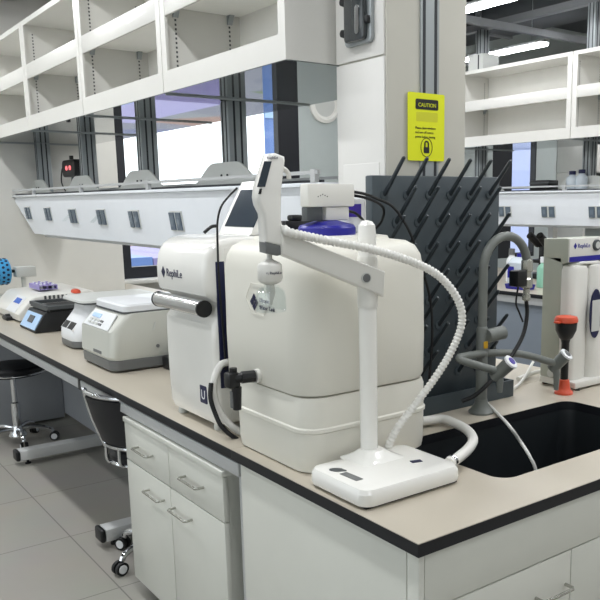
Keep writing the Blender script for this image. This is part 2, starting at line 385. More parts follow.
for a, c in ((.872, 2.36), (2.385, 3.86), (3.885, 5.36), (5.385, YP-.01)):
    box('front_rail', 'apron', bf, .028, .06, a, c, .762, .806, bev=.003)
    box('rear_rail', 'apron', bf, W-.055, W-.018, a, c, .762, .8175, bev=.003)
    box('modesty_panel', 'modesty', bf, .62, .64, a+.05, c-.03, .05, .80)
for y in (2.372, 3.872): box('rail_clip', 'black', bf, .026, .06, y-.013, y+.013, .76, .8175)
box('corner_leg', 'apron', bf, .045, .095, .860, .905, 0, .816, bev=.004)
# drawer pedestal
pd = thing('drawer_pedestal', (.3, 1.4, 0), 'white two-drawer two-door pedestal cabinet under the worktop', 'cabinet')
b = MB(); b.box(.04, .56, 0.968, .986, .06, .736); b.box(.04, .56, 1.79, 1.808, .06, .736); b.box(.04, .56, 0.986, 1.79, .06, .08); b.box(.542, .56, 0.986, 1.79, .08, .736)
b.build('carcass', 'base', pd)
box('top_board', 'base', pd, .016, .56, 0.964, 1.812, .737, .757, bev=.002)
box('plinth', 'dgrey', pd, .08, .53, 1.0, 1.78, 0, .06)
for (y0, y1) in ((.966, 1.384), (1.388, 1.806)):
    d = box('drawer', 'base', pd, .02, .04, y0, y1, .584, .735, bev=.002)
    yc = (y0+y1)/2-.01
    handle(d, (.02, yc-.06, .664), (.02, yc+.08, .664), (-.03, 0, 0))
    e = box('door', 'base', pd, .02, .04, y0, y1, .07, .58, bev=.002)
    yh = y1-.115 if y0 < 1.2 else y0+.115
    handle(e, (.02, yh-.06, .515), (.02, yh+.08, .515), (-.03, 0, 0))
pc = thing('base_cabinet', (.31, 5.2, 0), 'grey-white base cabinet behind the chair at the far end of the bench', 'cabinet')
box('carcass', 'modesty', pc, .04, .615, 4.72, 5.25, .02, .757, bev=.002)
box('door', 'cab', pc, .022, .04, 4.725, 5.245, .03, .755, bev=.002)

# ---- overhead shelving, posts and service spine, shared by both benches
ZB, ZT, DP = 2.066, 2.735, .372
def shelf_unit(xo, y0, y1, label, group, items=True):
    t = thing('shelf_unit', (xo+XM, (y0+y1)/2, ZB), label, 'shelf unit', group)
    x0, x1, xm = xo+XM-DP, xo+XM+DP, xo+XM
    st = .045
    g = .003; a, c = y0+g, y1-g
    b = MB()
    for ya, yb in ((a, a+.018), (c-.018, c)): b.box(x0, x1, ya, yb, ZB+.004, ZT)
    b.box(x0, x1, a+.018, c-.018, ZT-.02, ZT)
    b.box(x0+.002, x1-.002, a+.018, c-.018, ZB+.004, ZB+.024)
    b.build('carcass', 'cab', t)
    for xa, xb in ((x0-.012, x0), (x1, x1+.012)):
        b = MB()
        b.box(xa, xb, a, a+st, ZB+.003, ZT); b.box(xa, xb, c-st, c, ZB+.003, ZT)
        b.box(xa, xb, a+st, c-st, ZB+.003, ZB+.09); b.box(xa, xb, a+st, c-st, ZT-.03, ZT)
        b.build('face_frame', 'cab', t)
    box('back_panel', 'cabin', t, xm-.006, xm+.006, a+.018, c-.018, ZB+.024, ZT-.02)
    box('underside', 'steel_under', t, x0-.011, x1+.011, a, c, ZB, ZB+.003)
    box('edge_strip', 'alu', t, x0-.008, x1+.008, c-.007, c-.001, ZB-.007, ZB-.0005)
    for xa, xb, xf in ((x0+.001, xm-.008, x0-.012), (xm+.008, x1-.001, x1)):
        sh = box('shelf', 'cabin', t, xa, xb, a+.019, c-.019, 2.425, 2.445)
        box('shelf_front', 'cab', sh, xf, xf+.012, a+st+.001, c-st-.001, 2.38, 2.47, bev=.002)
    for sx in (-1, 1):
        for xa in (xm+sx*(DP-.05), xm+sx*.06):
            for yy, dy in ((a+.0185, 1), (c-.0185, -1)):
                for zs in ([ZB+.10+.019*i for i in range(14)], [2.49+.019*i for i in range(10)]):
                    h = MB()
                    for zz in zs: h.box(xa-.004, xa+.004, min(yy, yy+dy*.0012), max(yy, yy+dy*.0012), zz-.0045, zz+.0045)
                    h.build('peg_hole_strip', 'dgrey', t)
                MB().loft([[(xa-.012, yy, 2.424), (xa+.012, yy, 2.424), (xa+.012, yy+dy*.03, 2.424), (xa-.012, yy+dy*.03, 2.424)],
                        [(xa-.012, yy, 2.385), (xa+.012, yy, 2.385), (xa+.012, yy+dy*.006, 2.385), (xa-.012, yy+dy*.006, 2.385)]]).build('shelf_bracket', 'alu', t)
    return t
def profile_post(name, x, y, z0, z1, label, group, w=.05, d=.04):
    t = thing(name, (x, y, z0), label, 'post', group)
    MB().box(x-w, x+w, y-d, y+d, z0, z1, bev=.006).build('profile', 'alu', t)
    g = MB()
    for s in (-1, 1):
        for u in (-.018, .018):
            ya, yb = sorted((y+s*d, y+s*(d+.0012)))
            g.box(x+u-.005, x+u+.005, ya, yb, z0, z1-.002)
            xa, xb = sorted((x+s*w, x+s*(w+.0012)))
            g.box(xa, xb, y+u-.005, y+u+.005, z0, z1-.002)
    g.build('slot', 'groove', t)
    return t
def spine(xo, y0, y1, label, joints):
    t = thing('service_spine', (xo+XM, (y0+y1)/2, 1.37), label, 'service panel')
    xm = xo+XM
    pts = [(xm-.22, 1.645), (xm-.22, 1.61), (xm-.185, 1.37), (xm+.185, 1.37), (xm+.22, 1.61), (xm+.22, 1.645)]
    bb = MB().prism(pts, 1, y0, y1)
    for v_ in bb.bm.verts:
        if v_.co.z < 1.4 and v_.co.y > y0+1: v_.co.y -= .34
    bb.build('body', 'panelwhite', t)
    box('top_shelf', 'panelwhite', t, xm-.24, xm+.24, y0, y1, 1.646, 1.662, bev=.003)
    box('underside_rail', 'apron', t, xm-.16, xm-.12, y0+.1, y1-.5, 1.35, 1.37, bev=.003)
    f = MB()
    for sx in (-1, 1):
        a, c = sorted((xm+sx*.225, xm+sx*.24))
        f.box(a, c, y0+.02, y1-.02, 1.692, 1.705)
        for y in joints: f.box(a-.002, c+.002, y-.015, y+.015, 1.662, 1.710)
    f.build('guard_rail', 'apron', t)
    b = MB()
    for sx in (-1, 1):
        a, c = sorted((xm+sx*.21, xm+sx*.22))
        b.box(a, c, y0+.02, y1-.02, 1.662, 1.672)
    b.build('drip_edge', 'groove', t)
    return t
SL = Vector((.035, 0, -.24)).normalized()             # down the slanted aisle face
def socket(t, xo, y, z=1.505, w=.14, open_=False):
    xm = xo+XM; x = xm-.22+.035*(1.61-z)/.24
    c = Vector((x, y, z)); n = Vector((-.24, 0, -.035)).normalized(); e = Vector((0, 1, 0)); u = -SL
    def plate(yc, w, h, d0, d1, name, m, par, tilt=0):
        uu = u
        o = c+e*yc; lo = []
        for d in (d0, d1): lo.append([tuple(o+e*a*w/2+uu*b_*h/2+n*d) for a, b_ in ((-1, -1), (1, -1), (1, 1), (-1, 1))])
        return MB().loft(lo).build(name, m, par)
    p = plate(0, w, .10, -.001, .006, 'power_socket', 'lightgrey', t)
    for s in (-1, 1): plate(s*w*.27, w*.37, .088, .006, .013, 'socket_face', 'socket', p)
    if open_:
        o = c+u*.03-e*w*.25
        lo = [[tuple(o+e*a*w*.25+(u*-.0+n*.07-u*.05)*b_+n*.012+u*d) for a, b_ in ((-1, 0), (1, 0), (1, 1), (-1, 1))] for d in (0, .004)]
        MB().loft(lo).build('flip_cover', 'clear', p)
    else:
        for s in (-1, 1): plate(s*w*.27, w*.2, .04, .013, .0145, 'flip_cover', 'cover', p)
def foot_plate(t, xo, y, ws=.36):
    x = xo+XM
    for sx in (-1,):
        pts = [(-ws, 0), (ws, 0), (ws, .02)]+[(ws*(1-.70*k/8), 0.02+.10*(.5-.5*math.cos(PI*k/8))) for k in range(1, 9)]
        pts += [(-p[0], p[1]) for p in pts[:1:-1]]
        a = x+sx*.052; c = x+sx*.06
        MB().prism([(y+p[0], 1.662+p[1]) for p in pts], 0, a, c).build('foot_plate', 'lightgrey', t)
        b = MB()
        for dy in (-.03, .03): b.cyl((c, y+dy, 1.72), (c+sx*.004, y+dy, 1.72), .007, n=10)
        b.build('bolt', 'groove', t)
gl = 'upper shelf units over the long bench'
UY = [1.18, 2.195, 3.265, 4.34, 5.515]
labs = ['white open shelf unit nearest the column, right end panel in view', 'white open shelf unit, second from the column', 'white open shelf unit, third from the column', 'white open shelf unit cut off by the left edge of the photo']
for i in range(4): shelf_unit(0, UY[i], UY[i+1], labs[i], gl)
pl = ['aluminium post between the two nearest shelf units and the panel, beside the touchscreen', 'aluminium post in front of the left half of the bright window', 'aluminium post right of the small black red-lit box', 'aluminium post left of the small black red-lit box']
for i, y in enumerate((2.28, 3.345, 4.39, 5.45)):
    p = profile_post('shelf_post', XM, y, 1.662, ZB, pl[i], 'posts carrying the shelf units')
    foot_plate(p, 0, y)
sp = spine(0, 1.2, YP-.001, 'long white slanted service panel with a row of grey sockets over the bench', (1.25, 2.8, 3.87, 4.93))
for px_, py_, o in ((182, 221, 0), (140, 219, 0), (107, 217, 1), (78, 216, 1), (53, 214, 0), (33, 213, 0)):
    q_ = at(px_, py_, 0, .64); socket(sp, 0, q_.y, q_.z, open_=bool(o))
for y in (1.24,):                            # stubs that carry the spine from the bench
    box('support_post', 'apron', sp, XM-.03, XM+.03, y-.03, y+.03, Z0, 1.37)
# upper posts up to the ceiling grid
for i, y in enumerate((3.345, 4.39)):
    profile_post('hanger_post', XM, y, ZT, 3.16, ['aluminium hanger post above the third shelf unit from the column', 'two-slot aluminium hanger post rising in the top left corner of the photo'][i], 'hanger posts')

# rear bench
XR = 3.76
long_bench(XR, .4, 6.15, 'cream worktop of the rear bench behind the drying rack', '')
rf = thing('bench_frame', (XR+XM, 3.2, 0), 'blue-grey panelled frame under the rear bench worktop', 'bench frame')
box('front_rail', 'apron', rf, XR+.028, XR+.06, .42, 6.1, .76, .8175)
box('front_panel', 'bluegrey', rf, XR+.06, XR+.08, .45, 6.1, .0, .76)
box('rear_panel', 'bluegrey', rf, XR+W-.08, XR+W-.06, .45, 6.1, .0, .8)
gl = 'upper shelf units over the rear bench'
RY = [1.70, 2.94, 4.23, 5.52]
for i in range(3): shelf_unit(XR, RY[i], RY[i+1], ['white open shelf unit at the right edge of the photo', 'white open shelf unit right of the yellow sign', 'white open shelf unit of the rear bench hidden behind the column'][i], gl)
rs = spine(XR, .6, 6.1, 'white slanted service panel of the rear bench right of the drying rack', (1.0, 2.2, 3.1, 4.3))
for y in (2.79, 3.285, 3.785, 4.3): socket(rs, XR, y, 1.485, .15)
for y in (.8, 3.4, 5.9): box('support_post', 'apron', rs, XR+XM-.03, XR+XM+.03, y-.03, y+.03, Z0, 1.37)
for i, y in enumerate((3.03, 4.30)):
    p = profile_post('shelf_post', XR+XM, y, 1.662, ZB, ['aluminium post beside the two blue-capped bottles on the rear shelf', 'aluminium post of the rear bench right next to the column edge'][i], 'posts of the rear bench')
    foot_plate(p, XR, y)
    profile_post('hanger_post', XR+XM, y, ZT, 3.16, ['aluminium hanger post in the top right corner of the photo', 'aluminium hanger post above the rear shelf unit, next to the column'][i], 'hanger posts of the rear bench')
# boxes on top of the rear shelf unit
for i, (y0, y1) in enumerate(((4.52, 4.75), (4.03, 4.22))):
    c = thing('storage_box', (XR+.75, (y0+y1)/2, ZT), ['clear wrapped box on the rear shelf unit, left of the hanger post', 'clear wrapped box on the rear shelf unit, right of the hanger post'][i], 'box', 'wrapped boxes on the rear shelf unit')
    box('carton', 'lightgrey', c, XR+.55, XR+.76, y0, y1, ZT, ZT+.16, bev=.01)
    box('wrap_seam', 'groove', c, XR+.548, XR+.552, y0+.05, y0+.065, ZT+.02, ZT+.15)

# ------------------------------------------------------------------ column
cl = struct(MB().box(.63, .99, .88, 1.145, Z0, 3.9, bev=.004).build('column', 'column'))
pr = box('inlaid_profile', 'alu', cl, .772, .855, .874, .880, Z0, 3.9)
g = MB()
for x in (.782, .834): g.box(x, x+.011, .8725, .875, Z0, 3.9)
g.build('slot', 'groove', pr)
box('cladding', 'colwhite', cl, .622, .63, .885, 1.15, 2.062, 3.9, bev=.002)
box('cladding', 'colwhite', cl, .622, .63, .885, 1.15, Z0, 2.056, bev=.002)
box('access_panel', 'colwhite', cl, .619, .623, .91, 1.115, 1.1, 1.72, bev=.0015)
# yellow sign
sg = thing('caution_sign', (.795, .874, 1.725), 'bright yellow caution sign with a padlock symbol on the column', 'sign')
Xn, Zn = (1, 0, 0), (0, 0, 1)
MB().prism(rrect(.712, .878, 1.727, 1.950, .006, 3), 1, .8695, .8722).build('card', 'lime', sg)
MB().prism(rrect(.745, .848, 1.896, 1.930, .006, 3), 1, .8685, .870).build('header_bar', 'blackink', sg)
text('header_text', 'CAUTION', .018, 'lime', sg, (.797, .8683, 1.905), Xn, Zn, .0004, 'CENTER')
MB().prism(rrect(.748, .846, 1.857, 1.888, .004, 2), 1, .8692, .870).build('blank_field', 'limed', sg)
for i, s_ in enumerate(('Please close windows', 'and turn off source', 'power before leaving')):
    text('body_text', s_, .0115, 'blackink', sg, (.744, .8690, 1.832-i*.0145), Xn, Zn, .0004, 'LEFT', .92)
b = MB(); n = 28
cx_, cz_ = .795, 1.772
b.tube([(cx_+.026*math.cos(2*PI*k/n), .869, cz_+.031*math.sin(2*PI*k/n)) for k in range(n)], .0012, 6, True); b.build('symbol_ring', 'blackink', sg)
b = MB(); b.prism(rrect(cx_-.0125, cx_+.0125, cz_-.019, cz_+.001, .002, 2), 1, .8685, .870)
b.tube([(cx_-.008, .869, cz_), (cx_-.008, .869, cz_+.012)]+[(cx_-.008*math.cos(PI*k/6), .869, cz_+.012+.008*math.sin(PI*k/6)) for k in range(1, 6)]+[(cx_+.008, .869, cz_+.012), (cx_+.008, .869, cz_)], .0028, 6)
b.build('padlock_symbol', 'blackink', sg)
# valve / key box on the aisle face of the column
KL, KR = at(344, 25, 0, .606).y, at(371, 25, 0, .606).y
kb = thing('wall_lock_box', (.60, 1.04, 2.125), 'dark glossy lock box with black knobs high on the white column side', 'lock box')
MB().prism(rrect(KR, KL, 2.105, 2.42, .02, 4), 0, .606, .622, bev=.004).build('back_plate', 'alu', kb)
MB().prism(rrect(KR+.018, KL-.02, 2.115, 2.41, .014, 4), 0, .588, .606, bev=.006).build('cover', 'smoke', kb)
for z in (2.15, 2.25): MB().lathe([(.012, 0), (.014, .012), (.008, .016), (.006, .03)], (.590, KL-.008, z), 14, (1, 0, 0)).build('knob', 'black', kb)
for z in (2.175, 2.27): box('hinge', 'black', kb, .592, .612, KR+.004, KR+.02, z-.012, z+.012, bev=.003)
MB().prism(rrect(KR+.04, KR+.062, 2.135, 2.225, .01, 3), 0, .585, .5885).build('shiny_insert', 'chrome', kb)

# round vent on the wall behind
vt = thing('wall_fan', (4.06, 6.19, 2.4), 'round white wall fan on the grey wall behind the nearest shelf unit', 'fan')
MB().lathe([(.2, 0), (.2, .03), (.17, .05), (.155, .05), (.15, .02)], (4.06, 6.2, 2.64), 40, (0, -1, 0)).build('outer_ring', 'gloss', vt)
MB().lathe([(.148, 0), (.148, .018), (.05, .03), (.0, .03)], (4.06, 6.2, 2.64), 36, (0, -1, 0)).build('blade_disc', 'lightgrey', vt)
# little black red-lit device under the far shelves
rd = thing('wall_alarm', (.9, 4.93, 1.662), 'small black box with red lights standing on the far service panel', 'alarm box')
c0 = at(68, 168, 0, .84)
MB().prism(rrect(c0.y-.15, c0.y+.15, c0.z-.065, c0.z+.06, .04, 4), 0, .84, .90, bev=.008).build('case', 'black', rd)
box('stem', 'grey', rd, .86, .88, c0.y-.01, c0.y+.01, 1.662, c0.z-.06)
MB().cyl((.87, c0.y, c0.z+.06), (.87, c0.y, c0.z+.09), .015).build('cap', 'black', rd)
rl = emit('red_led', (255, 60, 70), 1.2); M['red'] = rl
for dy in (-.05, .03): MB().cyl((.84, c0.y+dy, c0.z), (.834, c0.y+dy, c0.z), .017).build('red_light', 'red', rd)
MB().tube(smooth([(.87, c0.y+.15, c0.z+.02), (.87, c0.y+.24, c0.z), (.87, c0.y+.28, c0.z-.1), (.87, c0.y+.16, 1.667)]), .005).build('cable', 'black', rd)

# ------------------------------------------------------------------ water tank
tk = thing('water_tank', (.29, .79, Z0), 'large off-white moulded plastic water tank in the middle of the bench', 'tank')
TX0, TX1, TY0, TY1 = .05, .518, .522, 1.01
MB().rloft(TX0+.004, TX1, TY0, TY1-.05, .07, [(.016, .85), (.008, .855), (.004, .88), (.003, .965), (-.001, .969), (-.001, .978), (.003, .982), (.003, 1.05), (.008, 1.066), (.03, 1.068)]).build('lower_shell', 'poly', tk)
MB().rloft(TX0, TX1, TY0-.002, TY1, .085, [(.03, 1.069), (.006, 1.072), (0, 1.085), (-.002, 1.2), (0, 1.40), (.008, 1.44), (.022, 1.465), (.045, 1.479), (.09, 1.485)]).build('upper_shell', 'poly', tk)
MB().rloft(.13, .46, .62, .96, .07, [(.0, 1.484), (.004, 1.492), (.03, 1.496)]).build('top_boss', 'poly', tk)
TC = (at(327, 230, 1, .76).x, .76)
LR = .086
MB().lathe([(LR-.004, 1.484), (LR, 1.488), (LR, 1.517), (LR-.006, 1.525), (.03, 1.538)], (*TC, 0), 40).build('screw_lid', 'blue', tk)
hx0, hx1, hy = at(308, 195, 1, .725).x, at(355, 195, 1, .725).x, .725
hz0, hz1 = at(325, 207, 1, .725).z, at(325, 183.5, 1, .725).z
box('sensor_head', 'plastic', tk, hx0, hx1, hy, hy+.045, hz0, hz1, bev=.006)
qa, qb, qc, qd = [at(x, 214, 1, .735).x for x in (307, 323, 326, 349)]
box('sensor_block', 'dgrey', tk, qa, qb, .735, .765, 1.538, hz0, bev=.003)
box('sensor_bracket', 'plastic', tk, qc, qd, .733, .80, 1.538, hz0, bev=.004)
v = MB()
for k in range(5): v.cyl((hx0+.035+k*.008, hy, hz0+.03+.006*(1-abs(k-2)/2)), (hx0+.035+k*.008, hy-.001, hz0+.03+.006*(1-abs(k-2)/2)), .002, n=8)
v.build('vent_holes', 'grey', tk)
vf = MB().lathe([(.03, 1.485), (.04, 1.50), (.04, 1.60), (.03, 1.612), (.02, 1.613)], (.447, .83, 0), 28).build('vent_filter', 'cool', tk)
MB().prism([(.447+.041*math.cos(math.radians(a)), .83+.041*math.sin(math.radians(a))) for a in range(215, 276, 10)]+[(.447+.03*math.cos(math.radians(a)), .83+.03*math.sin(math.radians(a))) for a in range(275, 214, -10)], 2, 1.545, 1.585).build('label', 'purple', vf)
# label on the aisle face
e_ = at(254, 302, 0, TX0-.003)
b = MB()
for dy, dz in ((0, .013), (0, -.013), (.012, 0), (-.012, 0)):
    b.prism([(e_.y+dy-.010, e_.z+dz), (e_.y+dy, e_.z+dz-.011), (e_.y+dy+.010, e_.z+dz), (e_.y+dy, e_.z+dz+.011)], 0, TX0-.0035, TX0-.002)
b.build('emblem', 'ink', tk)
for i, s_ in enumerate(('Ultrapure', 'Water Tank')): text('label_text', s_, .017, 'ink', tk, (TX0-.0032, e_.y-.03, e_.z+.003-i*.02), (0, -1, 0), (0, 0, 1))
hexo = MB(); c_ = Vector((TX0-.003, e_.y-.02, e_.z+.01))
hp = [c_+Vector((0, -.066*math.cos(a), .050*math.sin(a))) for a in [PI*k/3 for k in range(6)]]
hexo.tube(hp, .001, 6, True); hexo.build('embossed_hexagon', 'poly', tk)
# outlet valve on the aisle face
V_ = at(256, 376, 0, TX0-.008)
MB().tube([(TX0+.01, V_.y, V_.z), (TX0-.012, V_.y, V_.z)], .021, 18).build('outlet_spigot', 'plastic', tk)
ov = MB(); vx, vy, vz = TX0-.012, V_.y, V_.z
ov.tube([(vx, vy, vz), (vx-.038, vy+.01, vz)], .018, 8); ov.tube([(vx-.034, vy+.008, vz), (vx-.065, vy+.03, vz-.004)], .015, 12)
ov.box(vx-.078, vx-.04, vy+.008, vy+.048, vz-.03, vz+.016, bev=.008); ov.tube([(vx-.055, vy+.026, vz+.014), (vx-.055, vy+.026, vz+.028)], .011, 10)
ov.tube([(vx-.05, vy+.02, vz-.028), (vx-.05, vy+.02, vz-.095)], [.015, .012], 12)
ov = ov.build('outlet_valve', 'black', tk)
MB().box(vx-.066, vx-.060, vy+.018, vy+.034, vz-.09, vz-.04, bev=.002).build('valve_tag', 'grey', ov)

# ------------------------------------------------------------------ purifier next to the tank
RO = thing('water_purifier', (.29, 1.31, Z0), 'tall white water purifier with a chrome bar handle left of the tank', 'water purifier')
RY0, RY1 = 1.062, 1.44
prof = [(.075, .872), (.064, .90), (.060, 1.02), (.060, 1.16), (.062, 1.205), (.082, 1.232), (.086, 1.275), (.062, 1.292), (.042, 1.303), (.036, 1.33), (.036, 1.38), (.044, 1.425), (.062, 1.455), (.09, 1.474), (.14, 1.484), (.52, 1.484), (.53, 1.47), (.53, .872)]
MB().prism(prof, 1, RY0, RY1, bev=.02, seg=4).build('housing', 'gloss', RO)
hd = MB().cyl((.040, RY0+.02, 1.262), (.040, RY1-.01, 1.262), .0265, n=28).build('bar_handle', 'chrome', RO)
for y0, y1 in ((RY0+.014, RY0+.022), (RY1-.012, RY1-.004)): MB().cyl((.040, y0, 1.262), (.040, y1, 1.262), .0275, n=28).build('handle_cap', 'black', hd)
b = MB()
for y in (RY0+.09, RY1-.08): b.cyl((.045, y, 1.262), (.10, y, 1.262), .009, n=12)
b.build('handle_bracket', 'chrome', RO)
box('side_trim', 'navy', RO, .078, .108, RY0-.003, RY0+.004, 1.0, 1.41, bev=.002)
box('side_cover', 'gloss', RO, .112, .50, RY0-.002, RY0+.003, .89, 1.45)
for y in (RY0+.05, RY1-.05):
    for x in (.09, .48): MB().lathe([(.016, Z0), (.018, .858), (.015, .875)], (x, y, 0), 14).build('foot', 'lightgrey', RO)
logo(RO, (.0352, 1.37, 1.362), (0, -1, 0), (0, 0, 1), .04)
BY = at(203.5, 397, 0, .06).y; st_ = MB().prism(rrect(BY-.024, BY+.024, .935, .995, .003, 2), 0, .0595, .0625).build('badge', 'navy', RO)
text('badge_text', 'U', .045, 'cool', st_, (.0592, BY+.016, .949), (0, -1, 0), (0, 0, 1))
# touchscreen head
p0, p1 = Vector((.215, 0, 1.484)), Vector((.285, 0, 1.668))
sc = MB(); sc.prism([(.235, 1.485), (.335, 1.664), (.355, 1.664), (.345, 1.485)], 1, 1.115, 1.345, bev=.008, seg=3); sc = sc.build('touchscreen_head', 'gloss', RO)
ud = Vector((.10, 0, .179)).normalized(); nn = Vector((-.179, 0, .10)).normalized()
o_ = Vector((.235, 1.315, 1.485))+nn*.0005+ud*.03
flat([(0, 0), (.2, 0), (.2, .142), (0, .142)], o_, (0, -1, 0), ud, .002).build('display', 'screen', sc)
# adapter on top of it
ad = thing('power_adapter', (.25, .93, 1.485), 'black plug and adapter lying on the tank top behind the blue lid', 'adapter')
xa_, xb_ = at(281, 226, 1, .93).x, at(318, 226, 1, .93).x
box('adapter_case', 'black', ad, xa_, xb_, .90, .955, 1.4855, 1.535, bev=.006)
box('plug', 'black', ad, xa_+.03, xa_+.07, .91, .945, 1.535, 1.553, bev=.006)

# ------------------------------------------------------------------ dispenser stand in front of the tank
ds = thing('dispenser_stand', (.21, .36, Z0), 'white water dispenser on a square base with swing arm and handset', 'dispenser')
b = MB()
b.rloft(.03, .365, .236, .492, .035, [(.012, .855), (.003, .858), (0, .866), (.001, .888), (.008, .899), (.03, .903)])
b.build('base', 'gloss', ds)
PX, PY = .212, .452
MB().loft([[(x, y, z) for x, y in rrect(PX-hx, PX+hx, PY-hy-.02, PY+hy*.8, .02, 4)] for hx, hy, z in ((.075, .06, .902), (.06, .05, .906), (.045, .035, .914), (.03, .022, .925))]).build('pole_foot', 'gloss', ds)
box('base_gasket', 'black', ds, .045, .352, .25, .477, .8502, .856)
MB().lathe([(.024, .915), (.0245, 1.30), (.0245, 1.508), (.022, 1.532), (.014, 1.542), (.003, 1.545)], (PX, PY, 0), 28).build('pole', 'gloss', ds)
MB().lathe([(.0265, 1.315), (.0275, 1.325), (.0275, 1.44), (.0265, 1.45)], (PX, PY, 0), 28).build('pole_collar', 'plastic', ds)
# swing arm in the vertical plane from the pole to the handset
GX, GY = -.045, .500
A = Vector((PX, PY, 0)); G = Vector((GX, GY, 0)); ex = (G-A).normalized(); ey_ = Vector((-ex.y, ex.x, 0))
nrm = Vector((ex.y, -ex.x, 0));  nrm = nrm if nrm.y < 0 else -nrm
def on_arm(px, py, off=0):                            # spot of the photo on the arm's plane
    d = _f+_r*((px-CX)/FPX)-_u*((py-CY)/FPX); o = A+nrm*off
    return CAM+d*((o-CAM).dot(nrm)/d.dot(nrm))
def slab(pts, off0, off1, name, m, parent, bev=.004):
    b = MB(); q = [on_arm(*p, off=(off0+off1)/2) for p in pts]
    mid = (off0+off1)/2
    L0 = [tuple(p+nrm*(off0-mid)) for p in q]; L1 = [tuple(p+nrm*(off1-mid)) for p in q]
    b.loft([L0, L1])
    es = [e for e in b.bm.edges if any(len(f.verts) > 4 or f in () for f in e.link_faces)] if len(pts) > 4 else list(b.bm.edges)
    if bev: bmesh.ops.bevel(b.bm, geom=es, offset=bev, segments=3, profile=.5, affect='EDGES', clamp_overlap=True)
    return b.build(name, m, parent)
arm = slab([(277, 224), (283, 226), (299, 239), (381, 271), (379.5, 296), (372, 292.5), (278, 254)], -.018, .034, 'swing_arm', 'plastic', ds, .005)
pc_ = on_arm(366.5, 278, .036)
MB().lathe([(.011, -.004), (.011, .002), (.008, .003)], pc_, 18, nrm).build('pivot_screw', 'grey', arm)
MB().lathe([(.014, -.004), (.014, .001)], pc_, 18, nrm).build('pivot_ring', 'lightgrey', arm)
gun = slab([(266, 154), (272, 153.5), (281, 157), (281.5, 161), (278, 190), (277.5, 218), (280, 232), (279.5, 246), (262, 242), (260.5, 214), (256, 205), (254.5, 197), (255.5, 188)], -.026, .030, 'handset', 'gloss', ds, .008)
slab([(264.2, 161.3), (271.6, 161.3), (265, 187), (257, 187)], .0295, .0315, 'handset_display', 'screen', gun, 0)
slab([(259.5, 189), (262, 188.6), (261, 194), (258.3, 194.2)], .0295, .0315, 'handset_button', 'blackink', gun, 0)
ta = on_arm(267, 159.2, .0312); tb = on_arm(272, 158.9, .0312)
text('brand_lettering', 'RephiLe', .0085, 'ink', gun, ta, tb-ta, (0, 0, 1))
slab([(262, 241), (279, 246), (279.5, 253.5), (274, 255.5), (262.5, 252.5)], -.024, .028, 'handset_collar', 'grey', gun, .004)
# hook of the handset
MB().tube(smooth([on_arm(x, y, 0) for x, y in ((280, 168), (284, 169), (288, 173), (289, 179))]), .006).build('handset_hook', 'plastic', gun)
# filter capsule
fc = on_arm(269.5, 258, 0)
cap = thing('point_filter', (fc.x, fc.y, fc.z-.16), 'clear bell-shaped end filter hanging from the dispenser handset', 'filter')
zt = fc.z+.012
MB().lathe([(.007, 0), (.007, -.014), (.014, -.018), (.028, -.026), (.031, -.032), (.031, -.064), (.028, -.07), (.018, -.076), (.012, -.078)], (fc.x, fc.y, zt), 30).build('capsule', 'plastic', cap)
MB().lathe([(.012, -.078), (.022, -.082), (.035, -.094), (.038, -.11), (.038, -.142), (.036, -.145), (.036, -.11), (.033, -.097), (.02, -.086), (.012, -.084)], (fc.x, fc.y, zt), 30).build('bell_guard', 'clear', cap)
MB().lathe([(.01, -.078), (.012, -.10), (.006, -.118), (.003, -.13)], (fc.x, fc.y, zt), 14).build('outlet_nozzle', 'plastic', cap)
lb = fc+nrm*.0312+Vector((0, 0, -.038))
text('brand_lettering', '=: RephiLe', .0095, 'ink', cap, lb-ex*-.022, -ex, (0, 0, 1))
# corrugated hose
hp = [(284, 229, .03), (290, 232.5, .04), (310, 237, .04), (330, 241, .045), (366, 248, .05), (400, 257.5, .05), (430, 270, .05), (448, 285, .05), (460, 305, .05), (461.5, 325, .045), (452, 350, .035), (437, 375, .02), (415, 405, .005), (398, 427, -.01), (388, 446, -.03)]
hpts = smooth([on_arm(x, y, o) for x, y, o in hp], 6)
end = hpts[-1]; hpts[-1] = Vector((end.x, end.y, .895))
fine = []
for i in range(len(hpts)-1):
    a, c = hpts[i], hpts[i+1]; k = max(1, round((c-a).length/.0028))
    fine += [a.lerp(c, j/k) for j in range(k)]
fine.append(hpts[-1])
ho = MB().tube(fine, [.0105+.0016*math.sin(2*PI*i/4.0+.8) for i in range(len(fine))], 12).build('corrugated_hose', 'hosew', ds, sharp=60)
# marks on the base
qd_ = at(338, 470, 2, .9034)
flat([(.024*math.cos(2*PI*k/14), .014*math.sin(2*PI*k/14)*(1 if math.cos(2*PI*k/14) < .3 else .6)) for k in range(14)], qd_, (.6, -.8, 0), (.8, .6, 0), .0008).build('drop_symbol', 'dgrey', ds)
a_, b_, = at(343, 473, 2, .9034), at(360, 480, 2, .9034)
flat([(0, -.011), ((b_-a_).length, -.011), ((b_-a_).length, .011), (0, .011)], a_, b_-a_, (-(b_-a_).y, (b_-a_).x, 0), .0008).build('base_plate_label', 'grey', ds)
pl_ = at(416, 462, 2, .9034)
flat([(0, 0), (.03, 0), (.03, .018), (0, .018)], (pl_.x-.012, pl_.y, .9034), (1, -.3, 0), (.3, 1, 0), .0008).build('base_emblem', 'ink', ds)

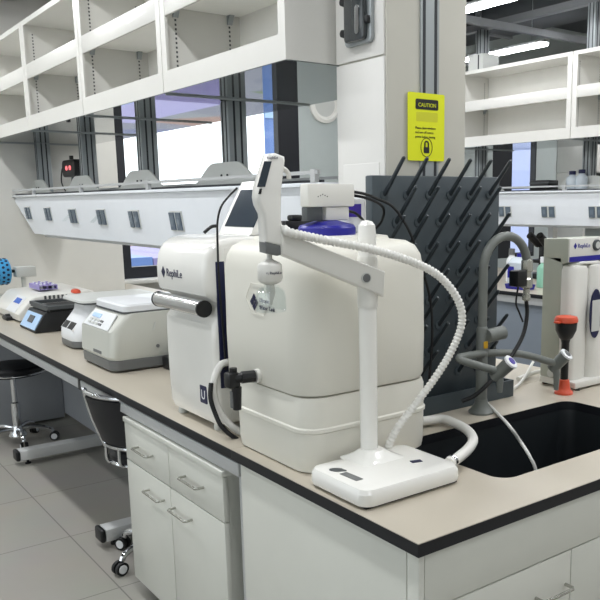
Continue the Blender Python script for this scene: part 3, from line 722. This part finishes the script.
# white drain hose from the base round to the tank
wpts = [at(449, 463, 2, .885), at(459, 457, 2, .885), at(469, 448, 2, .88), at(473, 439, 2, .88), at(467, 430, 2, .872), at(454, 423, 2, .872), at(440, 419, 2, .872), Vector((.565, .70, .874)), Vector((.545, .74, .874))]
dh = MB().tube(smooth(wpts), .0155, 14).build('drain_hose', 'hosew'); tag(dh, 'thick white hose curving from the dispenser base over the sink to the tank', 'hose')
dq = (wpts[1]-wpts[0]).normalized(); MB().tube([wpts[0]+dq*.012, wpts[0]+dq*.024], .0175, 16).build('hose_clamp', 'chrome', dh)

# ------------------------------------------------------------------ hoses and cords by the tank and purifier
cp = [at(213, 232, 0, .20), at(214, 215, 0, .19), at(218, 203, 0, .17), at(227, 193, 0, .19), at(236, 186, 0, .22)]
kb_ = [Vector((.045, 1.045, 1.07)), Vector((.03, 1.048, 1.2)), Vector((.03, 1.05, 1.40)), Vector((.04, 1.05, 1.47)), Vector((.09, 1.05, 1.53)), Vector((.15, 1.055, 1.60)), Vector((.245, 1.058, 1.65)), Vector((.28, 1.05, 1.655))]
ca = MB().tube(smooth([at(226, 370, 1, 1.048), at(223, 330, 1, 1.05), at(219, 280, 1, 1.05), at(217.5, 240, 1, 1.05), at(217.5, 222, 1, 1.05), at(221, 207, 1, 1.05), at(229, 196, 1, 1.05), at(237, 188, 1, 1.055)]), .0035, 8).build('power_cord', 'black', RO)
MB().tube(smooth([at(217, 226, 1, 1.05), at(211, 227, 1, 1.05), at(204, 233, 1, 1.055)]), .0055, 8).build('cord_plug', 'black', RO)
hb = MB().tube(smooth([at(232, 362, 1, 1.046), at(222, 364, 1, 1.046), at(216, 374, 1, 1.046), at(213.5, 388, 1, 1.046), at(216.5, 404, 1, 1.044), at(224, 418, 1, 1.03), at(234, 428, 1, 1.01), at(248, 435, 1, .99)]), .0118, 12).build('outlet_hose', 'hosew')
tag(hb, 'white hose looping out beside the black valve of the tank', 'hose')
hk = MB().tube(smooth([at(211, 383, 1, 1.04), at(210.5, 398, 1, 1.03), at(215, 413, 1, 1.02), at(222, 427, 1, 1.0), at(235, 438, 1, .985), at(249, 446, 1, .98)]), .0075, 10).build('black_hose', 'rubber')
tag(hk, 'black hose running round the outside of the white loop beside the tank', 'hose')
for i, (pts, lab) in enumerate((
    ([(354, 192), (365, 194), (378, 199), (392, 206), (403, 220), (413, 240), (424, 275), (431, 305), (432, 345), (428, 392)], 'upper black cable from the sensor head bending down over the drying rack'),
    ([(354, 195.5), (366, 198), (380, 204), (384, 212), (381, 222), (375, 229)], 'short black cable looping back behind the tank top'),
    ([(348, 211), (355, 213), (361, 218), (366, 224)], 'small black cable under the sensor head on the tank'))):
    ys_ = [.77, .755, .745, .74, .735, .735, .74, .745, .745, .75] if i == 0 else ([.78, .76, .74, .76, .80, .82] if i == 1 else [.75, .76, .79, .81])
    c = MB().tube(smooth([at(x, y, 1, ys_[k]) for k, (x, y) in enumerate(pts)]), .0045, 8).build('sensor_cable', 'rubber')
    tag(c, lab, 'cable')

# ------------------------------------------------------------------ drying rack
dr = thing('drying_rack', (.78, .83, Z0), 'dark grey peg drying rack standing behind the tank against the column', 'drying rack')
RK = .83; RKL = at(372, 174, 1, RK).x; RKR = at(500, 178, 1, RK).x; RKT = at(430, 176, 1, RK).z
MB().box(RKL, RKR, RK, .868, .90, RKT, bev=.005).build('back_board', 'rack', dr)
b = MB(); b.box(RKL, RKR+.05, .785, .87, .851, .862); b.box(RKL, RKR+.05, .785, .793, .862, .915); b.box(RKL, RKR+.05, .863, .87, .862, .90); b.box(RKL, RKL+.01, .793, .863, .862, .915); b.box(RKR+.04, RKR+.05, .793, .863, .862, .915)
b.build('drip_trough', 'rack', dr)
pegb = MB(); pegb.tube([(0, .004, 0), (0, -.004, .004), (0, -.10, .114)], [.008, .008, .0062], 10); pegb.lathe([(.0062, 0), (.004, .004)], (0, -.10, .114), 10, (0, -.66, .75))
first = None
PX0 = at(384, 195, 1, RK).x; PDX = (at(489, 194, 1, RK).x-PX0)/5; PZ0 = at(430, 195, 1, RK).z; PDZ = PZ0-at(428, 222, 1, RK).z
for r_ in range(8):
    for k in range(7):
        x = PX0+PDX*k+(PDX/2 if r_ % 2 else 0); z = PZ0-PDZ*r_
        if x > RKR-.015: continue
        if first is None:
            first = pegb.build('peg', 'peg', dr); me = first.data
            for vtx in me.vertices: vtx.co += dr.location      # undo the offset: the mesh is local to its collar
            first.location = Vector((x, RK, z))-dr.location
            cm = MB().lathe([(.017, -.0015), (.017, .004), (.012, .006), (.009, .006)], (0, 0, 0), 16, (0, -1, 0))
            col = cm.build('peg_collar', 'rack', first)
            for vtx in col.data.vertices: vtx.co += dr.location
        else:
            p = first.copy(); COL.objects.link(p); p.parent = dr; p.location = Vector((x, RK, z))-dr.location
            c = col.copy(); COL.objects.link(c); c.parent = p
# one peg sideways at the right, as in the photo
for z in (1.395, 1.16, .98): pass

# ------------------------------------------------------------------ laboratory faucet
_q = at(477.5, 411.5, 2, .85); FX, FY = _q.x, .700
fa = thing('faucet', (FX, FY, Z0), 'grey laboratory gooseneck faucet with two side taps behind the sink', 'faucet')
FR = (at(527, 270, 1, FY).x-FX)/2; FT = at(504, 236, 1, FY).z-FR
MB().lathe([(.045, Z0), (.045, .857), (.036, .866), (.024, .885), (.022, .90)], (FX, FY, 0), 28).build('flange', 'faucet', fa)
arc = [(FX, FY, .86), (FX, FY, 1.1), (FX, FY, FT-.02)]+[(FX+FR*(1-math.cos(PI*k/14)), FY, FT+FR*math.sin(PI*k/14)) for k in range(0, 15)]+[(FX+2*FR, FY, 1.372)]
MB().tube(arc, .0158, 16).build('gooseneck', 'faucet', fa)
MB().lathe([(.0205, .86), (.0205, 1.15), (.019, 1.155), (.016, 1.16)], (FX, FY, 0), 20).build('riser', 'faucet', fa)
nx = FX+2*FR
MB().lathe([(r_, z_+.04) for r_, z_ in ((.017, 1.345), (.021, 1.335), (.021, 1.30), (.017, 1.295), (.017, 1.275), (.022, 1.27), (.022, 1.24), (.012, 1.235), (.012, 1.215), (.015, 1.21), (.015, 1.195), (.009, 1.19))], (nx, FY, 0), 8).build('nozzle', 'brass', fa)
MB().cyl((FX+.005, FY-.02, 1.128), (FX+.075, FY-.03, 1.135), .024, n=22).build('diverter', 'faucet', fa)
def tap(p_from, p_el, p_v, disc, noz, insert):
    v = Vector(p_v); d = (Vector(disc)-v).normalized()
    a = MB().tube(smooth([p_from, p_el[0]]+p_el[1:]+[p_v], 5), .0135, 12).build('side_arm', 'faucet', fa)
    MB().tube([v-d*.03, v+d*.05], [.021, .024], 18).build('valve_body', 'faucet', a)
    MB().lathe([(.026, .05), (.026, .057), (.02, .059)], v, 20, d).build('valve_rim', 'cool', a)
    MB().lathe([(.014, .058), (.014, .061), (.010, .062)], v, 16, d).build('valve_symbol', insert, a)
    if noz: MB().tube([v-d*.01, Vector(noz[0]), Vector(noz[1])], [.016, .013, .009], 12).build('spout', 'faucet', a)
v1 = at(500, 372, 1, .57); v2 = at(557, 364, 1, .66)
tap((FX, FY-.01, 1.065), [at(466, 356, 1, .665), at(461, 360, 1, .64)], v1, v1+Vector((.025, -.07, .075)), (v1+Vector((-.0, .0, -.03)), v1+Vector((0, 0, -.07))), 'purple')
tap((FX, FY, 1.065), [at(520, 354, 1, .69)], v2, v2+Vector((.025, -.07, .085)), (v2+Vector((0, 0, -.04)), v2+Vector((0, 0, -.10))), 'grey')
yt = MB().box(FX-.012, FX+.006, FY-.0235, FY-.018, 1.085, 1.11, bev=.002).build('yellow_tag', 'yellow', fa)
# solenoid on the nozzle + hose
sv = thing('solenoid_valve', (nx-.06, FY, 1.24), 'small black solenoid block clamped beside the faucet nozzle', 'valve')
box('block', 'black', sv, nx-.075, nx-.026, FY-.025, FY+.02, 1.287, 1.345, bev=.006)
bh = MB().tube(smooth([(nx, FY, 1.232), at(527, 315, 1, .70), at(523, 335, 1, .69), at(512, 355, 1, .68), at(498, 372, 1, .665), at(487, 385, 1, .66), at(474, 396, 1, .68), at(462, 401, 1, .70)]), .0075, 10).build('supply_hose', 'rubber')
tag(bh, 'black hose hanging from the faucet nozzle down to the worktop', 'hose')
tw = MB().tube(smooth([(nx-.05, FY-.005, 1.288), at(516, 303, 1, .705), at(519, 312, 1, .70), at(523, 322, 1, .69)]), .0035, 8).build('solenoid_cord', 'black', sv)
td = MB().tube(smooth([at(486, 402, 2, .858), at(500, 416, 2, .858), at(510, 427, 2, .85), at(520, 441, 1, .50), at(530, 457, 1, .45), at(536, 472, 1, .43), (.905, .43, .60)]), .006, 10).build('drain_tube', 'hosew')
tag(td, 'thin white tube running from the faucet foot down into the sink', 'tube')
t2 = MB().tube(smooth([at(500, 392, 2, .858), at(514, 388, 2, .862), at(524, 378, 2, .87), at(533, 362, 2, .90)]), .006, 8).build('white_tube', 'hosew')
tag(t2, 'short white tube on the worktop between faucet and beige unit', 'tube')
t3 = MB().tube(smooth([at(518, 379, 2, .864), at(530, 374, 2, .864), at(541, 371, 2, .88)]), .009, 10).build('inlet_hose', 'hosew')
tag(t3, 'white hose stub entering the low side fitting of the beige unit', 'hose')

# ------------------------------------------------------------------ eyewash
EW = (1.353, .69)
ew = thing('eyewash', (*EW, Z0), 'black eyewash handpiece with orange cap and orange foot beside the sink', 'eyewash')
MB().lathe([(.036, Z0), (.036, .857), (.028, .866), (.024, .873), (.02, .905), (.014, .908)], (*EW, 0), 28).build('foot', 'orange', ew)
MB().lathe([(.015, .908), (.015, 1.05), (.019, 1.065)], (*EW, 0), 22).build('stem', 'black', ew)
MB().lathe([(.017, 1.062), (.027, 1.072), (.040, 1.10), (.042, 1.128), (.03, 1.13)], (*EW, 0), 28).build('bowl', 'black', ew)
MB().lathe([(.038, 1.129), (.045, 1.132), (.045, 1.142), (.04, 1.152), (.02, 1.156)], (*EW, 0), 28).build('cap', 'orange', ew)
box('cap_tab', 'orange', ew, EW[0]-.062, EW[0]-.036, EW[1]-.012, EW[1]+.012, 1.131, 1.138, bev=.003)

# ------------------------------------------------------------------ reverse-osmosis unit at the right edge
ru = thing('filter_unit', (1.54, .76, Z0), 'beige-grey filter unit with blue stripe and white housings at right edge', 'water purifier')
UX0, UX1 = 1.415, 1.675
box('back_body', 'roside', ru, UX0, UX1, .77, .862, .868, 1.37, bev=.004)
b = MB(); b.prism([(.862, 1.37), (.862, 1.44), (.748, 1.444), (.740, 1.44), (.740, 1.352), (.765, 1.345)], 0, UX0, UX1, bev=.003); b.build('head', 'roside', ru)
box('head_front', 'plastic', ru, UX0-.002, UX1, .732, .740, 1.352, 1.443, bev=.002)
box('blue_stripe', 'blue', ru, UX0-.002, UX1, .7305, .7325, 1.353, 1.373)
logo(ru, (UX0+.030, .7315, 1.414), (1, 0, 0), (0, 0, 1), .025, 'blue')
gd = MB().lathe([(.022, 0), (.022, .008), (.017, .01)], (UX0+.160, .732, 1.413), 22, (0, -1, 0)).build('gauge', 'dgrey', ru)
MB().lathe([(.014, .01), (.014, .0115)], (UX0+.160, .732, 1.413), 18, (0, -1, 0)).build('gauge_face', 'lightgrey', gd)
box('base', 'plastic', ru, UX0-.004, UX1, .68, .862, .858, .884, bev=.004)
for x in (UX0+.02, UX1-.02):
    for y in (.69, .85): MB().cyl((x, y, Z0), (x, y, .86), .012, n=12).build('foot', 'black', ru)
MB().rloft(UX0+.002, UX0+.115, .715, .80, .03, [(0, .884), (0, 1.32), (.006, 1.335), (.02, 1.34)]).build('filter_housing', 'plastic', ru)
h2 = MB().rloft(UX0+.112, UX1, .695, .80, .045, [(0, .884), (0, 1.32), (.006, 1.335), (.02, 1.34)]).build('filter_housing', 'plastic', ru)
wc = (at(595, 330, 1, .693).x, 1.145)
def oval(rx, rz): return [(wc[0]+rx*math.cos(2*PI*k/24), wc[1]+rz*math.sin(2*PI*k/24)) for k in range(24)]
MB().prism(oval(.036, .098), 1, .692, .697).build('oval_window', 'navy', h2)
MB().prism(rrect(wc[0]-.026, wc[0]+.026, 1.075, 1.2, .004, 2), 1, .6905, .693).build('cartridge', 'lightgrey', h2)
MB().cyl((UX0+.004, .80, .905), (UX0-.012, .80, .905), .016, n=16).build('side_fitting', 'lightgrey', ru)
MB().tube(smooth([(UX0+.03, .76, 1.338), (UX0+.06, .735, 1.346), (UX0+.11, .725, 1.346), (UX0+.18, .735, 1.345), (UX0+.23, .76, 1.338)]), .006).build('housing_tube', 'hosew', ru)

# ------------------------------------------------------------------ instruments along the bench
c1 = thing('centrifuge', (.38, 2.4, Z0), 'larger white centrifuge with sloped keypad beside the tall purifier', 'centrifuge')
Y0, Y1 = 2.175, 2.60
MB().rloft(.115, .64, Y0, Y1, .05, [(.02, .856), (.008, .858), (.002, .865), (0, .905), (.004, .907)]).build('base_skirt', 'grey', c1)
b = MB()
body = []
for i, z, xf in ((.004, .907, .115), (.0, .92, .112), (.002, 1.033, .118), (.010, 1.112, .185)):
    body.append([(x, y, z) for x, y in rrect(xf+i, .64-i, Y0+i, Y1-i, .045, 6)])
b.loft(body); b.build('body', 'cbeige', c1)
ld = MB().rloft(.19, .62, Y0+.02, Y1-.03, .03, [(.006, 1.114), (0, 1.118), (0, 1.142), (.006, 1.15), (.03, 1.153)]).build('lid', 'cool', c1)
MB().rloft(.186, .624, Y0+.016, Y1-.026, .03, [(0, 1.111), (0, 1.1145)]).build('lid_gasket', 'dgrey', c1)
sl = Vector((.067, 0, .079)).normalized()
kp = flat([(-.02, 0), (.30, 0), (.28, .085), (0, .085)], (.122, Y1-.08, 1.038), (0, -1, 0), sl, .003).build('keypad', 'cool', c1)
d2 = Vector((-.079, 0, .067)).normalized()
flat([(.03, .045), (.13, .045), (.13, .065), (.03, .065)], Vector((.122, Y1-.08, 1.040))+d2*.003, (0, -1, 0), sl, .003).build('display', 'pblue', kp)
for i in range(4):
    for j in range(2):
        flat([(.03+i*.045, .01+j*.017), (.06+i*.045, .01+j*.017), (.06+i*.045, .02+j*.017), (.03+i*.045, .02+j*.017)], Vector((.122, Y1-.08, 1.040))+d2*.003, (0, -1, 0), sl, .003).build('button', 'grey' if i == 3 else 'lightgrey', kp)
MB().cyl((.33, Y0+.001, .955), (.33, Y0-.004, .955), .008, n=12).build('lock_screw', 'grey', c1)
flat([(0, 0), (.012, .035), (.02, .035), (.008, 0)], (.31, Y0-.0005, 1.03), (1, 0, 0), (0, 0, 1), .001).build('side_mark', 'lightgrey', c1)
box('nameplate', 'grey', c1, .110, .113, Y0+.12, Y0+.22, .925, .938)
box('warning_sticker', 'yellow', c1, .44, .50, Y0-.002, Y0+.002, .985, 1.0)
pb = thing('pipette_stand', (.5, 2.13, Z0), 'black low block with cable between centrifuge and purifier', 'stand')
box('block', 'black', pb, .39, .52, 2.06, 2.16, .91, .965, bev=.005); box('base', 'rubber', pb, .34, .53, 2.05, 2.165, Z0, .91, bev=.01)

c2 = thing('centrifuge', (.38, 3.0, Z0), 'smaller white centrifuge with two black buttons behind the larger one', 'centrifuge')
Y0, Y1 = 2.86, 3.14
MB().rloft(.17, .60, Y0, Y1, .07, [(.02, .855), (.004, .858), (0, .865), (0, .89), (.004, .892)]).build('base_skirt', 'grey', c2)
b = MB(); b.loft([[(x, y, z) for x, y in rrect(xf, .60-i, Y0+i, Y1-i, r_, 6)] for i, z, xf, r_ in ((.004, .892, .172, .07), (0, .91, .168, .07), (.002, .955, .175, .07), (.004, .985, .20, .07), (.004, 1.04, .245, .07), (.004, 1.08, .25, .08))]); b.build('body', 'cool', c2)
MB().rloft(.215, .66, Y0-.03, Y1+.06, .06, [(.01, 1.082), (0, 1.085), (0, 1.092)]).build('lid_rim', 'dgrey', c2)
MB().rloft(.212, .662, Y0-.032, Y1+.062, .06, [(0, 1.092), (.002, 1.102), (.02, 1.11), (.06, 1.113)]).build('lid', 'lightgrey', c2)
sl2 = Vector((.045, 0, .055)).normalized()
fp = flat([(0, 0), (.2, 0), (.17, .08), (.03, .08)], (.178, Y1-.045, .945), (0, -1, 0), sl2, .004).build('control_panel', 'gloss', c2)
d3 = Vector((-.055, 0, .045)).normalized()
for a in (.02, .108): flat([(a, .004), (a+.076, .004), (a+.076, .046), (a, .046)], Vector((.178, Y1-.045, .945))+d3*.004, (0, -1, 0), sl2, .005).build('button', 'black', fp)
flat([(.05, .05), (.15, .05), (.15, .074), (.05, .074)], Vector((.178, Y1-.045, .945))+d3*.003, (0, -1, 0), sl2, .003).build('display', 'pblue', fp)
oc = at(76, 292, 2, 1.118)
og = MB().rloft(oc.x-.022, oc.x+.02, oc.y-.04, oc.y+.04, .02, [(.004, 1.1132), (0, 1.117), (.004, 1.13), (.012, 1.135)]).build('orange_lid', 'orange'); tag(og, 'small orange cap lying on the smaller centrifuge', 'cap')

bs = thing('dry_bath', (.3, 3.74, Z0), 'black block heater with pale blue front panel on the worktop', 'block heater')
Y0, Y1 = 3.56, 3.90
b = MB(); b.prism([(.165, .852), (.16, .86), (.225, .965), (.23, .968), (.50, .968), (.50, .852)], 1, Y0, Y1, bev=.004); b.build('body', 'black', bs)
sl3 = Vector((.065, 0, .105)).normalized()
bp_ = flat([(0, 0), (.30, 0), (.30, .10), (0, .10)], (.163, Y1-.02, .867), (0, -1, 0), sl3, .004).build('front_panel', 'pblue', bs)
flat([(.10, .035), (.20, .035), (.20, .08), (.10, .08)], Vector((.163, Y1-.02, .867))+Vector((-.105, 0, .065)).normalized()*.004, (0, -1, 0), sl3, .003).build('display', 'screen', bp_)
b = MB(); b.box(.235, .50, Y0-.02, Y0+.01, .985, 1.005); b.box(.235, .50, Y1-.01, Y1+.02, .985, 1.005); b.box(.235, .255, Y0, Y1, .975, 1.005); b.box(.48, .50, Y0, Y1, .969, 1.005)
b.build('tray_frame', 'dgrey', bs); box('block_well', 'black', bs, .26, .475, Y0+.02, Y1-.02, .968, .985)

ws = thing('plate_shaker', (.36, 4.25, Z0), 'white shaker with blue display behind the black block heater', 'shaker')
Y0, Y1 = 4.05, 4.44
b = MB(); b.prism([(.20, .865), (.195, .905), (.28, 1.0), (.31, 1.012), (.66, 1.028), (.68, 1.02), (.68, .865)], 1, Y0, Y1+.25, bev=.012, seg=3); b.build('body', 'plastic', ws)
box('base', 'dgrey', ws, .23, .63, Y0+.01, Y1-.01, .8502, .866)
sl4 = Vector((.085, 0, .095)).normalized(); d4 = Vector((-.095, 0, .085)).normalized()
wp = flat([(0, 0), (.22, 0), (.22, .125), (0, .125)], Vector((.197, Y1-.07, .907)), (0, -1, 0), sl4, .003).build('front_panel', 'cool', ws)
flat([(.04, .065), (.18, .065), (.17, .105), (.05, .105)], Vector((.197, Y1-.07, .907))+d4*.003, (0, -1, 0), sl4, .002).build('display', 'mblue', wp)
v = MB()
for k in range(9): v.box(.36+k*.027, .374+k*.027, Y0-.002, Y0+.001, .978, 1.013)
v.build('vent_grille', 'dgrey', ws)
tq = at(43, 288, 2, 1.03); tx0, ty0 = tq.x-.06, tq.y-.13
tr = thing('tube_rack', (tx0+.06, ty0+.12, 1.03), 'lilac tube rack lying on top of the white shaker', 'tube rack')
b = MB(); b.box(tx0, tx0+.12, ty0, ty0+.24, 1.0295, 1.033); b.box(tx0, tx0+.12, ty0, ty0+.24, 1.055, 1.06); b.box(tx0, tx0+.005, ty0, ty0+.24, 1.033, 1.055); b.box(tx0+.115, tx0+.12, ty0, ty0+.24, 1.033, 1.055); b.build('rack', 'lilac', tr)
for i in range(3):
    for j in range(5): MB().cyl((tx0+.022+i*.038, ty0+.03+j*.045, 1.034), (tx0+.022+i*.038, ty0+.03+j*.045, 1.070), .009, n=8).build('tube', 'lilac' if (i+j) % 2 else 'cool', tr)
bq = thing('socket_adapter', (.2, 4.25, Z0), 'small black knob foot in front of the white shaker', 'knob')
q = at(12, 317, 2, .865)
MB().lathe([(.02, 0), (.022, .03), (.012, .034)], (q.x-.04, q.y+.0, .868), 14, (1, 0, .0)).build('knob', 'black', bq)
MB().box(q.x-.05, q.x+.02, q.y-.06, q.y+.06, .8502, .875, bev=.008).build('foot', 'black', bq)

rt = thing('tube_rotator', (.5, 5.0, Z0), 'tube rotator with a bright blue tube wheel at the left edge', 'rotator')
box('base', 'lightgrey', rt, .25, .52, 4.90, 5.12, .8502, .93, bev=.008)
rc = at(-3, 272, 1, 5.0)
MB().cyl((rc.x+.08, 5.0, rc.z), (rc.x+.16, 5.0, rc.z), .012).build('axle', 'black', rt)
box('motor_box', 'lightgrey', rt, rc.x+.12, rc.x+.26, 4.95, 5.05, rc.z-.045, rc.z+.03, bev=.005)
box('stand', 'lightgrey', rt, rc.x+.165, rc.x+.19, 4.985, 5.015, .93, rc.z-.045)
wh = MB(); wh.lathe([(.07, -.09), (.09, -.08), (.095, -.06), (.095, .06), (.09, .075), (.07, .085)], (rc.x, 5.0, rc.z), 26, (1, 0, 0)); wh = wh.build('tube_wheel', 'lblue', rt)
d = MB()
for k in range(16):
    for u in (-.045, -.01, .025, .055):
        a = 2*PI*(k+(.5 if u in (-.01, .055) else 0))/16
        n_ = Vector((0, math.cos(a), math.sin(a)))
        d.lathe([(.010, .093), (.010, .097), (.004, .098)], (rc.x+u, 5.0, rc.z), 8, n_)
d.build('tube_holes', 'navy', wh)

# ------------------------------------------------------------------ chairs
def chair(loc, label, rz):
    t = thing('lab_chair', (0, 0, 0), label, 'chair', 'lab chairs')
    MB().lathe([(.06, .05), (.06, .06), (.035, .1), (.03, .12)], (0, 0, 0), 16).build('hub', 'chrome', t)
    for k in range(5):
        a = 2*PI*k/5+PI-.2
        c, s_ = math.cos(a), math.sin(a)
        l = MB().tube(smooth([(.03*c, .03*s_, .10), (.12*c, .12*s_, .105), (.20*c, .20*s_, .085), (.22*c, .22*s_, .06)]), .014, 8).build('base_leg', 'chrome', t)
        e = Vector((-s_, c, 0))
        ctr = Vector((.23*c, .23*s_, .03))
        cs = MB()
        for o in (-.014, .014): cs.tube([ctr+e*(o-.008), ctr+e*(o+.008)], .03, 16)
        cs.build('caster', 'rubber', l)
        for o in (-.023, .023): MB().tube([ctr+e*(o-.001), ctr+e*(o+.001)], .02, 14).build('caster_rim', 'cool', l)
    MB().lathe([(.028, .12), (.028, .28), (.018, .285), (.018, .47)], (0, 0, 0), 16).build('gas_column', 'chrome', t)
    MB().tube(smooth([(.02, -.02, .455), (.03, -.10, .455), (.03, -.16, .44)]), .007).build('lift_lever', 'black', t)
    MB().lathe([(.15, .47), (.195, .48), (.205, .50), (.205, .525), (.19, .54), (.10, .547)], (0, 0, 0), 36).build('seat', 'leather', t)
    MB().tube([(.207*math.cos(2*PI*k/36), .207*math.sin(2*PI*k/36), .497) for k in range(36)], .008, 8, True).build('seat_ring', 'chrome', t)
    R = .25; A0 = 34
    arc = lambda z, r_: [(-r_*math.cos(math.radians(q)), r_*math.sin(math.radians(q)), z) for q in range(-A0, A0+1, 4)]
    lo = arc(.58, R-.025); hi = arc(.815, R+.04)
    loop = lo+[tuple((Vector(lo[-1])+Vector(hi[-1]))/2+Vector((0, .012, 0)))]+hi[::-1]+[tuple((Vector(lo[0])+Vector(hi[0]))/2-Vector((0, .012, 0)))]
    MB().tube(smooth(loop+[loop[0]], 3)[:-1], .010, 8, True).build('back_frame', 'chrome', t)
    pad = MB(); L = []
    for q in range(-A0+3, A0-2, 4):
        c, s_ = -math.cos(math.radians(q)), math.sin(math.radians(q))
        L.append([(c*r_, s_*r_, z) for r_, z in ((R-.034, .595), (R-.012, .595), (R+.022, .70), (R+.046, .80), (R+.018, .805), (R-.006, .70))])
    pad.loft(L); pad.build('backrest', 'leather', t)
    for q in (-25, 0, 25):
        c, s_ = -math.cos(math.radians(q)), math.sin(math.radians(q))
        MB().tube(smooth([(c*.19, s_*.19, .495), (c*.225, s_*.225, .51), (c*(R-.022), s_*(R-.022), .585)]), .007, 8).build('back_stay', 'chrome', t)
    t.location = loc; t.rotation_euler.z = rz
    return t
h1 = at(18, 434, 2, .06)
chair((.25, 2.05, 0), 'black chair with chrome frame tucked behind the white drawer pedestal', .43)
chair((min(h1.x, .26), min(h1.y, 4.44), 0), 'black chair with chrome base under the bench at the left edge', PI-.2)

# ------------------------------------------------------------------ things on the rear bench
def bottle(x, y, z, r, h, m, capm, label, cat='bottle', group=None, lab=None, neck=.5):
    t = thing('bottle', (x, y, z), label, cat, group)
    b = MB().lathe([(r*.92, z), (r, z+.006), (r, z+h*.62), (r*.85, z+h*.70), (r*neck, z+h*.78), (r*neck, z+h*.84)], (x, y, 0), 22).build('body', m, t)
    MB().lathe([(r*neck*1.15, z+h*.82), (r*neck*1.15, z+h), (r*neck*.9, z+h+.002)], (x, y, 0), 18).build('cap', capm, t)
    if lab: MB().lathe([(r*1.01, z+h*.2), (r*1.015, z+h*.21), (r*1.015, z+h*.45), (r*1.01, z+h*.46)], (x, y, 0), 22).build('label', lab, t)
    return t
XS = XR+.69
p = at(572, 186, 0, XS); bottle(XS, p.y, 1.662, .05, .16, 'water', 'navy', 'clear bottle with dark blue cap on the rear shelf, the left of the pair', group='blue-capped bottles')
p = at(581.5, 186, 0, XS+.02); bottle(XS+.02, p.y, 1.662, .05, .17, 'water', 'navy', 'clear blue-capped bottle on the rear shelf, right of the pair, by the post', group='blue-capped bottles')
p = at(543.5, 186, 0, XS)
t = thing('equipment_case', (XS, p.y, 1.662), 'flat black case lying on the rear service panel', 'case')
MB().box(XS-.07, XS+.07, p.y-.11, p.y+.10, 1.6625, 1.755, bev=.012).build('case', 'black', t); MB().box(XS-.072, XS+.05, p.y-.112, p.y+.102, 1.728, 1.735).build('lid_seam', 'dgrey', t)
p = at(518, 283, 2, Z0)
t = thing('jerrycan', (XR+.45, p.y, Z0), 'white plastic jerrycan with blue label behind the faucet arch', 'jerrycan')
jx, jy = XR+.42, at(520, 270, 0, XR+.42).y
MB().rloft(jx-.08, jx+.08, jy-.09, jy+.09, .03, [(.004, Z0), (0, .86), (0, 1.05), (.03, 1.09), (.05, 1.1)]).build('body', 'water', t)
MB().lathe([(.03, 1.1), (.03, 1.13), (.02, 1.132)], (jx, jy, 0), 16).build('cap', 'blue', t)
MB().box(jx-.083, jx-.08, jy+.0, jy+.07, .92, 1.02).build('label', 'blue', t)
y_ = at(544, 272, 0, XR+.45).y
bottle(XR+.45, y_, Z0, .06, .26, 'green', 'cool', 'pale green bottle on the rear worktop beside the beige unit')
y_ = at(511, 262, 0, XR+.5).y
t = bottle(XR+.62, y_+.1, Z0, .05, .30, 'cool', 'grey', 'tilted white wash bottle left of the jerrycan on the rear worktop')
y_ = at(507, 275, 0, XR+.3).y
t = thing('tray', (XR+.3, y_, Z0), 'small blue tray lying on the rear worktop in front of the jerrycan', 'tray')
tx, ty = XR+.22, at(520, 280, 0, XR+.22).y
b = MB(); b.rloft(tx-.07, tx+.07, ty-.12, ty+.12, .02, [(.01, Z0), (0, .89), (.004, .89), (.014, .858)]); b.build('tray_shell', 'blue', t)
gw = MB().rloft(tx-.03, tx+.02, ty-.05, ty+.02, .012, [(.005, .859), (0, .87), (.004, .90), (.012, .906)]).build('blue_cap', 'mblue'); tag(gw, 'bright blue screw cap lying in the small blue tray', 'cap')
y_ = at(537, 250, 0, XR+1.0).y; mx_ = XR+1.05
t = thing('microscope', (mx_, y_, Z0), 'black microscope head far behind on the rear worktop', 'microscope')
MB().box(mx_-.09, mx_+.09, y_-.1, y_+.1, Z0, .90, bev=.01).build('base', 'black', t)
MB().box(mx_+.02, mx_+.08, y_-.04, y_+.04, .90, 1.18, bev=.01).build('stand', 'black', t)
b = MB()
for o in (-.06, .06): b.tube([(mx_-.09, y_+o, 1.26), (mx_+.03, y_+o*.8, 1.17)], [.035, .04], 14)
b.build('eyepiece', 'black', t); MB().box(mx_-.08, mx_+.08, y_-.08, y_+.08, 1.0, 1.03, bev=.004).build('stage', 'black', t)
# wall cabinet far behind the blue-capped bottles
wc_ = thing('wall_cabinet', (8.6, 6.05, 1.3), 'white hooded cabinet on the far wall behind the blue-capped bottles', 'cabinet')
box('hood', 'cab', wc_, 8.05, 9.3, 5.7, 6.198, 1.95, 2.5, bev=.02); box('recess', 'dgrey', wc_, 8.1, 9.25, 5.95, 6.19, 1.2, 1.95)
for x in (8.05, 9.25): box('side', 'cab', wc_, x, x+.05, 5.7, 6.19, 0, 1.95)

# ------------------------------------------------------------------ daylight and view
wd = bpy.data.worlds.new('sky'); S.world = wd; wd.use_nodes = True
bg = wd.node_tree.nodes['Background']; bg.inputs[0].default_value = (.94, .97, 1, 1); bg.inputs[1].default_value = 2.7
S.view_settings.view_transform = 'Standard'; S.view_settings.look = 'None'; S.view_settings.gamma = 1; S.view_settings.use_curve_mapping = False
S.view_settings.exposure = -0.22
try:
    S.cycles.use_denoising = True; S.cycles.max_bounces = 8; S.cycles.diffuse_bounces = 5
except Exception: pass
